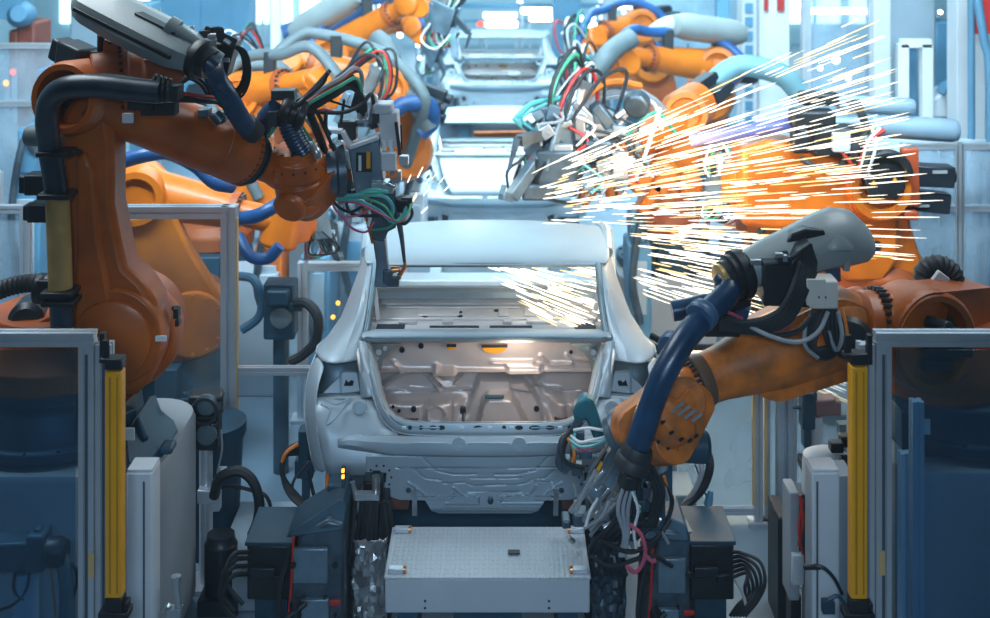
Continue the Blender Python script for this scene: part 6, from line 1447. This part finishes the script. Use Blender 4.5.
cabinet(120, 150, 4, 15, 'dark blue cabinet behind the left robot cover', BLUECAB, name='control_cabinet')
cabinet(150, 250, -40, 18, 'row of blue cabinets at top left', BLUECAB)
cabinet(70, 112, -20, 16.5, 'tall grey blue cabinet at top left', GREYCAB)
cabinet(640, 745, -60, 18, 'row of pale blue cabinets behind the right robots', mat('pale_blue_cabinet', (.30, .46, .58), .5))
cabinet(888, 936, -60, 12.6, 'tall grey machine cabinet at top right', GREYCAB)
cabinet(936, 958, 22, 12.6, 'open shelf cabinet beside the red sign', BLUECAB, detail=False)
t = thing('machine_frame', 'white machine frame with open bay at top right', 'machine', (xat(915, 12), 12, 0))
for x in (902, 926): part('frame_post', MB().box((xat(x, 12), 12, zat(44, 12)/2), (.10, .10, zat(44, 12))), WHITE, t)
part('frame_beam', MB().box2((xat(900, 12), 11.95, zat(47, 12)), (xat(930, 12), 12.05, zat(39, 12))), WHITE, t)
part('frame_back', MB().box2((xat(904, 12), 12.2, 0), (xat(924, 12), 12.25, zat(46, 12))), BLUECAB, t)
part('white_case', MB().prism([at(x, y, 12) for x, y in ((930,118),(933,100),(946,90),(956,92),(957,118))], V(0, .3, 0)).box2((xat(932, 12.05), 12.05, 0), (xat(955, 12.05), 12.3, zat(118, 12))), LGREY, t, bevel=.02)
part('blue_hood', MB().prism([at(x, y, 11.9) for x, y in ((943,94),(948,86),(955,82),(956,92))], V(0, .2, 0)), BLUECAB, t)
# red sign at the top right edge
t = thing('wall_sign', 'plain red sign panel at the top right edge', 'sign', at(980, 34, 10.9))
part('sign_panel', MB().box2((xat(969, 10.9), 10.9, zat(34, 10.9)), (xat(1000, 10.9), 10.93, zat(-30, 10.9))), mat('sign_red', (.55, .03, .03), .5, 0, .05), t)
part('sign_pole', MB().cyl((xat(972, 10.85), 10.85, 0), at(971, -60, 10.85), .03), BLUECAB, t)
single('leaning_pipe', MB().tube([at(976, -10, 10.2), at(984, 40, 10.2), at(990, 90, 10.2), V(xat(992, 10.2), 10.2, 0)], .035, 10), BLUECAB, 'slanted blue grey pipe before the red sign', 'pipe')
single('red_marker', MB().box2((xat(764, 14.7), 14.68, zat(11, 14.7)), (xat(768, 14.7), 14.715, zat(-20, 14.7))), RED, 'narrow red plate on the wide white column', 'plate')
single('red_marker', MB().box2((xat(777, 14.7), 14.68, zat(11, 14.7)), (xat(784, 14.7), 14.715, zat(-20, 14.7))), RED, 'wider red plate on the wide white column', 'plate')
t = thing('mesh_tower', 'tall rack of dark squares beside the wide white column', 'rack', (xat(748, 14.5), 14.5, 0))
part('rack_frame', MB().box2((xat(742, 14.5), 14.5, 0), (xat(756, 14.5), 14.8, 3.2)), LGREY, t)
for k in range(10): part('rack_window', MB().box2((xat(745, 14.5), 14.47, zat(12+k*14, 14.5)), (xat(752.5, 14.5), 14.5, zat(3+k*14, 14.5))), BLUECAB, t)
# translucent wall of guard panels at right
for k, (x0, x1, lab) in enumerate(((905, 958, 'tall frosted guard panel behind the black motors at right'), (960, 1040, 'tall frosted guard panel at the right edge'))):
    guard('glass_guard', lab, xat(x0, 9.9), xat(x1, 9.9), 9.9, .05, zat(143, 9.9), rails=(zat(208, 9.9),), pw=.06, gm=GLASS_F)
struct('wall_partition', MB().box2((xat(860, 10.8), 10.8, 0), (xat(1100, 10.8), 10.85, zat(140, 10.8))), mat('partition_panel', (.52, .64, .72), .45, 0, .18, 1.2))
for k, x in enumerate((908, 922, 936, 944, 975, 984)):
    single('partition_rib', MB().box2((xat(x, 10.7), 10.74, 0), (xat(x+3, 10.7), 10.80, zat(146, 10.7))), (ALU, LGREY, GREYCAB)[k % 3], ('first', 'second', 'third', 'fourth', 'fifth', 'last')[k]+' vertical rib from the left on the panel wall at right', 'rib', 'ribs on the right panel wall')
# glazed back wall at right with strip lamp
guard('glass_guard', 'far glazed wall section above the grey cylinders', xat(806, 13.4), xat(872, 13.4), 13.4, .05, zat(-40, 13), rails=(zat(100, 13),), pw=.09, gm=GLASS_F)
def lamp(x0, x1, y, d, label, hpx, m=LAMP):
    a = at(x0, y, d); b = at(x1, y, d); h = px2m(hpx, d)
    t = thing('strip_lamp', label, 'lamp', (a+b)/2, 'strip lamps in the hall')
    part('lamp_housing', MB().box((a+b)/2+V(0, .06, 0), ((b-a).length+.06, .06, h*1.3)), LGREY, t, bevel=.01)
    part('lamp_tube', MB().cyl(a, b, h/2, n=12), m, t)
    for q in (a, b): part('lamp_stand', MB().box2((q.x-.03, q.y+.08, 0), (q.x+.03, q.y+.14, q.z)), GREYCAB, t)
    return t
lamp(806, 872, 11, 14.2, 'white strip lamp at top right above the sparks', 6)
lamp(522, 577, 11, 25.5, 'upper long strip lamp above the farthest car', 5.5)
lamp(530, 594, 18.5, 25.2, 'lower long strip lamp above the farthest car', 5)
lamp(572, 600, 26, 25, 'short strip lamp right of the farthest car roof', 4.5)
lamp(484, 516, 15.5, 25.5, 'strip lamp above the left of the farthest car', 5)
lamp(486, 517, 24.5, 25, 'strip lamp just over the farthest car roof', 5)
lamp(610, 628, 6, 22, 'slanted pale lamp above the right far robots', 5)
t = thing('inspection_gantry', 'blurred pale gantry carrying the strip lamps', 'gantry', (0, 25.8, 0))
for x in (440, 610): part('gantry_post', MB().box((xat(x, 25.8), 25.8, 1.3), (.3, .3, 2.6)), LGREY, t)
part('gantry_beam', MB().box2((xat(430, 25.8), 25.7, zat(8, 25.8)), (xat(620, 25.8), 25.9, zat(3, 25.8))).box2((xat(440, 25.8), 25.7, zat(22, 25.8)), (xat(610, 25.8), 25.9, zat(20, 25.8))), BLUECAB, t)
t = thing('marker_lamp', 'small red lamp over the farthest car roof', 'lamp', at(480.5, 24, 24.5))
part('lamp_glass', MB().ell(at(480.5, 24, 24.5), (.07, .07, .05)), REDL, t)
part('lamp_bracket', MB().cyl(at(480.5, 26, 24.5), V(xat(480.5, 24.6), 24.6, 0), .03), GREYCAB, t)
# lit windows in the far wall and lit panels between the machines
wins = [(60, 110), (130, 180), (190, 240), (250, 292), (300, 345), (352, 400), (408, 440), (600, 640), (648, 690), (700, 745), (790, 840), (850, 900)]
for k, (a, b) in enumerate(wins):
    mbp = MB().box2((xat(a, 31.9), 31.9, .55), (xat(b, 31.9), 31.95, 2.6))
    o = struct('window_%d' % (k+1), mbp, LAMP_B, label='lit window in the far wall', cat='window')
    part('window_frame', MB().box2((xat(a, 31.85), 31.82, 1.5), (xat(b, 31.85), 31.9, 1.62)).box2((xat((a+b)/2-1.5, 31.85), 31.82, .55), (xat((a+b)/2+1.5, 31.85), 31.9, 2.6)), BLUECAB, o)
spots = [(300, 25, 19, 3.5), (318, 42, 17, 4), (236, 20, 20, 3), (250, 34, 20, 3), (262, 16, 20, 4), (346, 12, 19, 4), (376, 15, 20, 5), (420, 18, 20, 4), (425, 30, 20, 5), (400, 35, 21, 4), (418, 45, 20, 3), (420, 58, 20, 3), (315, 50, 18, 2), (586, 30, 20, 3), (612, 12, 20, 4), (598, 8, 21, 3), (520, 4, 27, 5), (560, 2, 27, 4), (204, 10, 20, 3), (180, 20, 21, 3), (940, 12, 14, 3), (836, 60, 16, 6), (820, 68, 16, 4), (848, 78, 16, 4)]
where = ['the left robots', 'the farthest car', 'the right robots']
for k, (x, y, d, r) in enumerate(spots):
    c = at(x, y, d); R = px2m(r*.62, d)
    t = thing('work_lamp', 'small round white work lamp glowing among the machines in the hazy background', 'lamp', c, 'round work lamps in the background')
    part('lamp_glass', MB().lathe(c, (0, -1, 0), [(0, R), (.03, R*.9)], 16), LAMP, t)
    part('lamp_housing', MB().lathe(c, (0, 1, 0), [(0, R*1.1), (.08, R*.8)], 16).cyl(c+V(0, .05, 0), V(c.x, c.y+.05, 0), .02, n=8), GREYCAB, t)
# red machine at the far left and indicator lamps
t = thing('red_machine', 'blurred dull red machine at the top left corner', 'machine', (xat(24, 13), 13, 0))
part('machine_body', MB().box2((xat(16, 13), 13, 0), (xat(35, 13), 13.5, zat(22, 13))).box2((xat(8, 13), 13, 1.0), (xat(18, 13), 13.4, zat(30, 13))), mat('dull_red_paint', (.22, .05, .03), .55, 0, .3, 3), t, bevel=.03)
part('machine_head', MB().lathe(at(20, 14, 12.9), V(.2, -1, .1), [(-.3, .12), (0, .14), (.1, .08)], 18).box(at(14, 8, 13), (.26, .3, .2)), BLUECAB, t)
for x, y, lab, m in ((6, 83, 'small orange indicator lamp at the left edge', WARN), (13, 72, 'small red indicator lamp at the left edge', REDL)):
    c = at(x, y, 11.6)
    t = thing('indicator_lamp', lab, 'lamp', c)
    part('lamp_glass', MB().ell(c, (.030, .02, .03), nu=10, nv=6), m, t)
    part('lamp_stem', MB().box2(c+V(-.02, .02, -.03), V(c.x+.02, c.y+.05, 0)), GREYCAB, t)
for x, y, lab in ((338, 303, 'orange indicator lamp left of the rear pillar, upper'), (333, 317, 'orange indicator lamp left of the rear pillar, lower')):
    c = at(x, y, 9.1)
    t = thing('indicator_lamp', lab, 'lamp', c)
    part('lamp_glass', MB().ell(c, (.016, .016, .016), nu=10, nv=6), WARN, t)
    part('lamp_stem', MB().box2(c+V(-.012, .015, -.01), V(c.x+.012, c.y+.03, 0)), BLUECAB, t)
# low machinery behind the guards at left and centre
rnd = random.Random(3)
lows = [(254, 282, 210, 9.4, .35, 'orange'), (340, 366, 196, 10.4, .4, 'grey'), (316, 338, 205, 10.6, .35, 'light'), (372, 396, 150, 13.2, .5, 'blue'), (300, 330, 225, 9.6, .5, 'blue'), (722, 752, 240, 9.9, .4, 'blue'), (628, 652, 215, 9.9, .4, 'blue'), (740, 790, 215, 10.2, .6, 'orange'), (120, 150, 230, 9.7, .4, 'light'), (400, 425, 170, 12, .5, 'light'), (30, 60, 70, 12.2, .5, 'blue'), (100, 118, 60, 12.5, .4, 'grey'), (588, 612, 120, 15, .6, 'light'), (585, 640, 40, 21, .8, 'blue'), (10, 40, 130, 10.1, .4, 'blue')]
desc = {'orange': mat('orange_machine', (.50, .13, .02), .5), 'grey': GREYCAB, 'light': LGREY, 'blue': BLUECAB}
near = ['below the second left robot wrist', 'left of the first roof', 'behind the teal cables of the left gun', 'left of the second car', 'behind the pale guard left of the car', 'behind the sparks right of the roof', 'under the cable-laden gun', 'behind the lower sparks', 'behind the middle glass guard', 'below the blue hose left of the second car', 'behind the glass at top left', 'beside the front robot elbow', 'right of the third car', 'far right of the third car', 'at the left edge behind the guard']
for (x0, x1, y, d, dep, c), nr in zip(lows, near):
    X0, X1 = xat(x0, d), xat(x1, d); zt = zat(y, d)
    t = thing('equipment_stand', c.replace('light', 'light grey').replace('grey grey', 'grey')+' equipment stand '+nr, 'machine', ((X0+X1)/2, d+dep/2, 0))
    b = part('stand_body', MB().box2((X0, d, 0), (X1, d+dep, zt*.8)).box2((X0+(X1-X0)*.15, d+.05, zt*.8), (X1-(X1-X0)*.2, d+dep-.05, zt)), desc[c], t, bevel=.02)
    part('stand_panel', MB().box2((X0+.04, d-.02, zt*.35), (X1-.04, d, zt*.7)), GREYCAB if c != 'grey' else BLUECAB, t, bevel=.008)
    part('stand_pipe', MB().tube([((X0+X1)/2, d-.03, zt*.3), (X0+.03, d-.06, zt*.6), ((X0+X1)/2, d-.05, zt*.95), (X1-.04, d+.02, zt*.9)], .03, 8), METAL_DK, t)
# ------------------------------------------------------------------ sparks: thin glowing streaks flying out from the weld
def sparks(name, label, n, ox, oy, d0, pick, seed, wpx=1.0):
    rnd = random.Random(seed); mb = MB(); mi = []
    O_ = at(ox, oy, d0)
    for _ in range(n):
        got = pick(rnd)
        if not got: continue
        px, py, dd, ln = got
        P0 = at(px, py, dd); dr = P0-O_; 
        dr = V(dr.x, dr.y*.4, dr.z).normalized()
        l = px2m(ln, dd); P1 = P0+dr*l+V(0, 0, -.02*l*l)
        r = px2m(wpx, dd)*rnd.uniform(.55, 1.15)/2*1.35
        x, y, z = frame_of(dr)
        k = len(mb.v)
        pts = [(0, .35), (.12, 1.), (.8, .9), (1., .25)]
        vs = [P0.lerp(P1, t)+(x*math.cos(a)+y*math.sin(a))*r*s for t, s in pts for a in (.5, 2.6, 4.7)]
        fs = [(3*j+i, 3*j+(i+1) % 3, 3*j+3+(i+1) % 3, 3*j+3+i) for j in range(3) for i in range(3)]+[(2, 1, 0), (9, 10, 11)]
        mb.add(vs, fs); mi += [1 if rnd.random() < .20 else 0]*len(fs)
    o = single(name, mb, [SPARK, SPARK_O], label, 'sparks', kind='stuff')
    for p, q in zip(o.data.polygons, mi): p.material_index = q
    return o
def main_pick(r):
    a = r.uniform(-.44, .09) if r.random() < .78 else r.gauss(-.14, .12)
    if not -.44 < a < .09: return None
    rad = r.uniform(110, 470) if r.random() < .75 else r.triangular(120, 330, 220)
    lim = 572 if a > -.10 else 490
    ln = r.uniform(18, 74)*(.6 if rad < 200 else 1)
    if rad+ln > lim: rad = lim-ln
    px = 430+rad*math.cos(a); py = 218+rad*math.sin(a)
    if py > 224 and px < 626: return None
    dd = r.uniform(7.75, 8.45)
    return px, py, dd, ln
sparks('spark_shower', 'broad fan of white-hot sparks streaking right above the car roof', 420, 430, 218, 8.2, main_pick, 21)
def low_pick(r):
    a = r.uniform(.06, .36); rad = r.uniform(215, 330)
    ln = r.uniform(16, 48)
    px = 425+rad*math.cos(a); py = 214+rad*math.sin(a)
    if px < 626+(py-262)*.45: px = 626+(py-262)*.45+r.uniform(0, 8)
    if py > 395 or px > 775: return None
    return px, py, r.uniform(7.85, 8.35), ln
sparks('spark_spray', 'sparks falling right of the car roof pillar behind the blue hose', 190, 430, 214, 8.2, low_pick, 22)
def far_pick(r):
    a = r.uniform(.33, .42); rad = r.uniform(330, 425); ln = r.uniform(22, 60)
    px = 440+rad*math.cos(a); py = 222+rad*math.sin(a)
    if px+ln > 856 or py > 412 or py < 350: return None
    return px, py, r.uniform(7.8, 8.2), ln
sparks('spark_spray', 'sparks crossing below the right robot forearm toward the yellow column', 60, 440, 222, 8.2, far_pick, 23)
def win_pick(r):
    a = r.uniform(.20, .78); rad = r.uniform(60, 260)*(.7+.3*r.random())
    px = 440+rad*math.cos(a); py = 232+rad*math.sin(a)*.9
    if py < 264 or py > 326 or px > 606 or px < 445: return None
    if px < 500 and r.random() < .35: return None
    ln = r.uniform(12, 34)
    if px+ln > 612 or py+ln*.4 > 330: return None
    pl = 7.5-.45*(py-262)/70+.05
    far = max(pl+.02, min(7.56, 3010/(py+100)-.06))
    return px, py, r.uniform(pl, far), ln
sparks('spark_spray', 'sparks inside the car seen through the rear window opening', 300, 400, 225, 8.0, win_pick, 24, 1.0)
def tip_pick(r):
    px = r.uniform(406, 446); py = r.uniform(176, 216)
    return px, py, r.uniform(7.6, 8.0), r.uniform(8, 15)
sparks('spark_spray', 'few short sparks beside the electrode of the left gun', 12, 380, 250, 8.0, tip_pick, 25, 1.1)
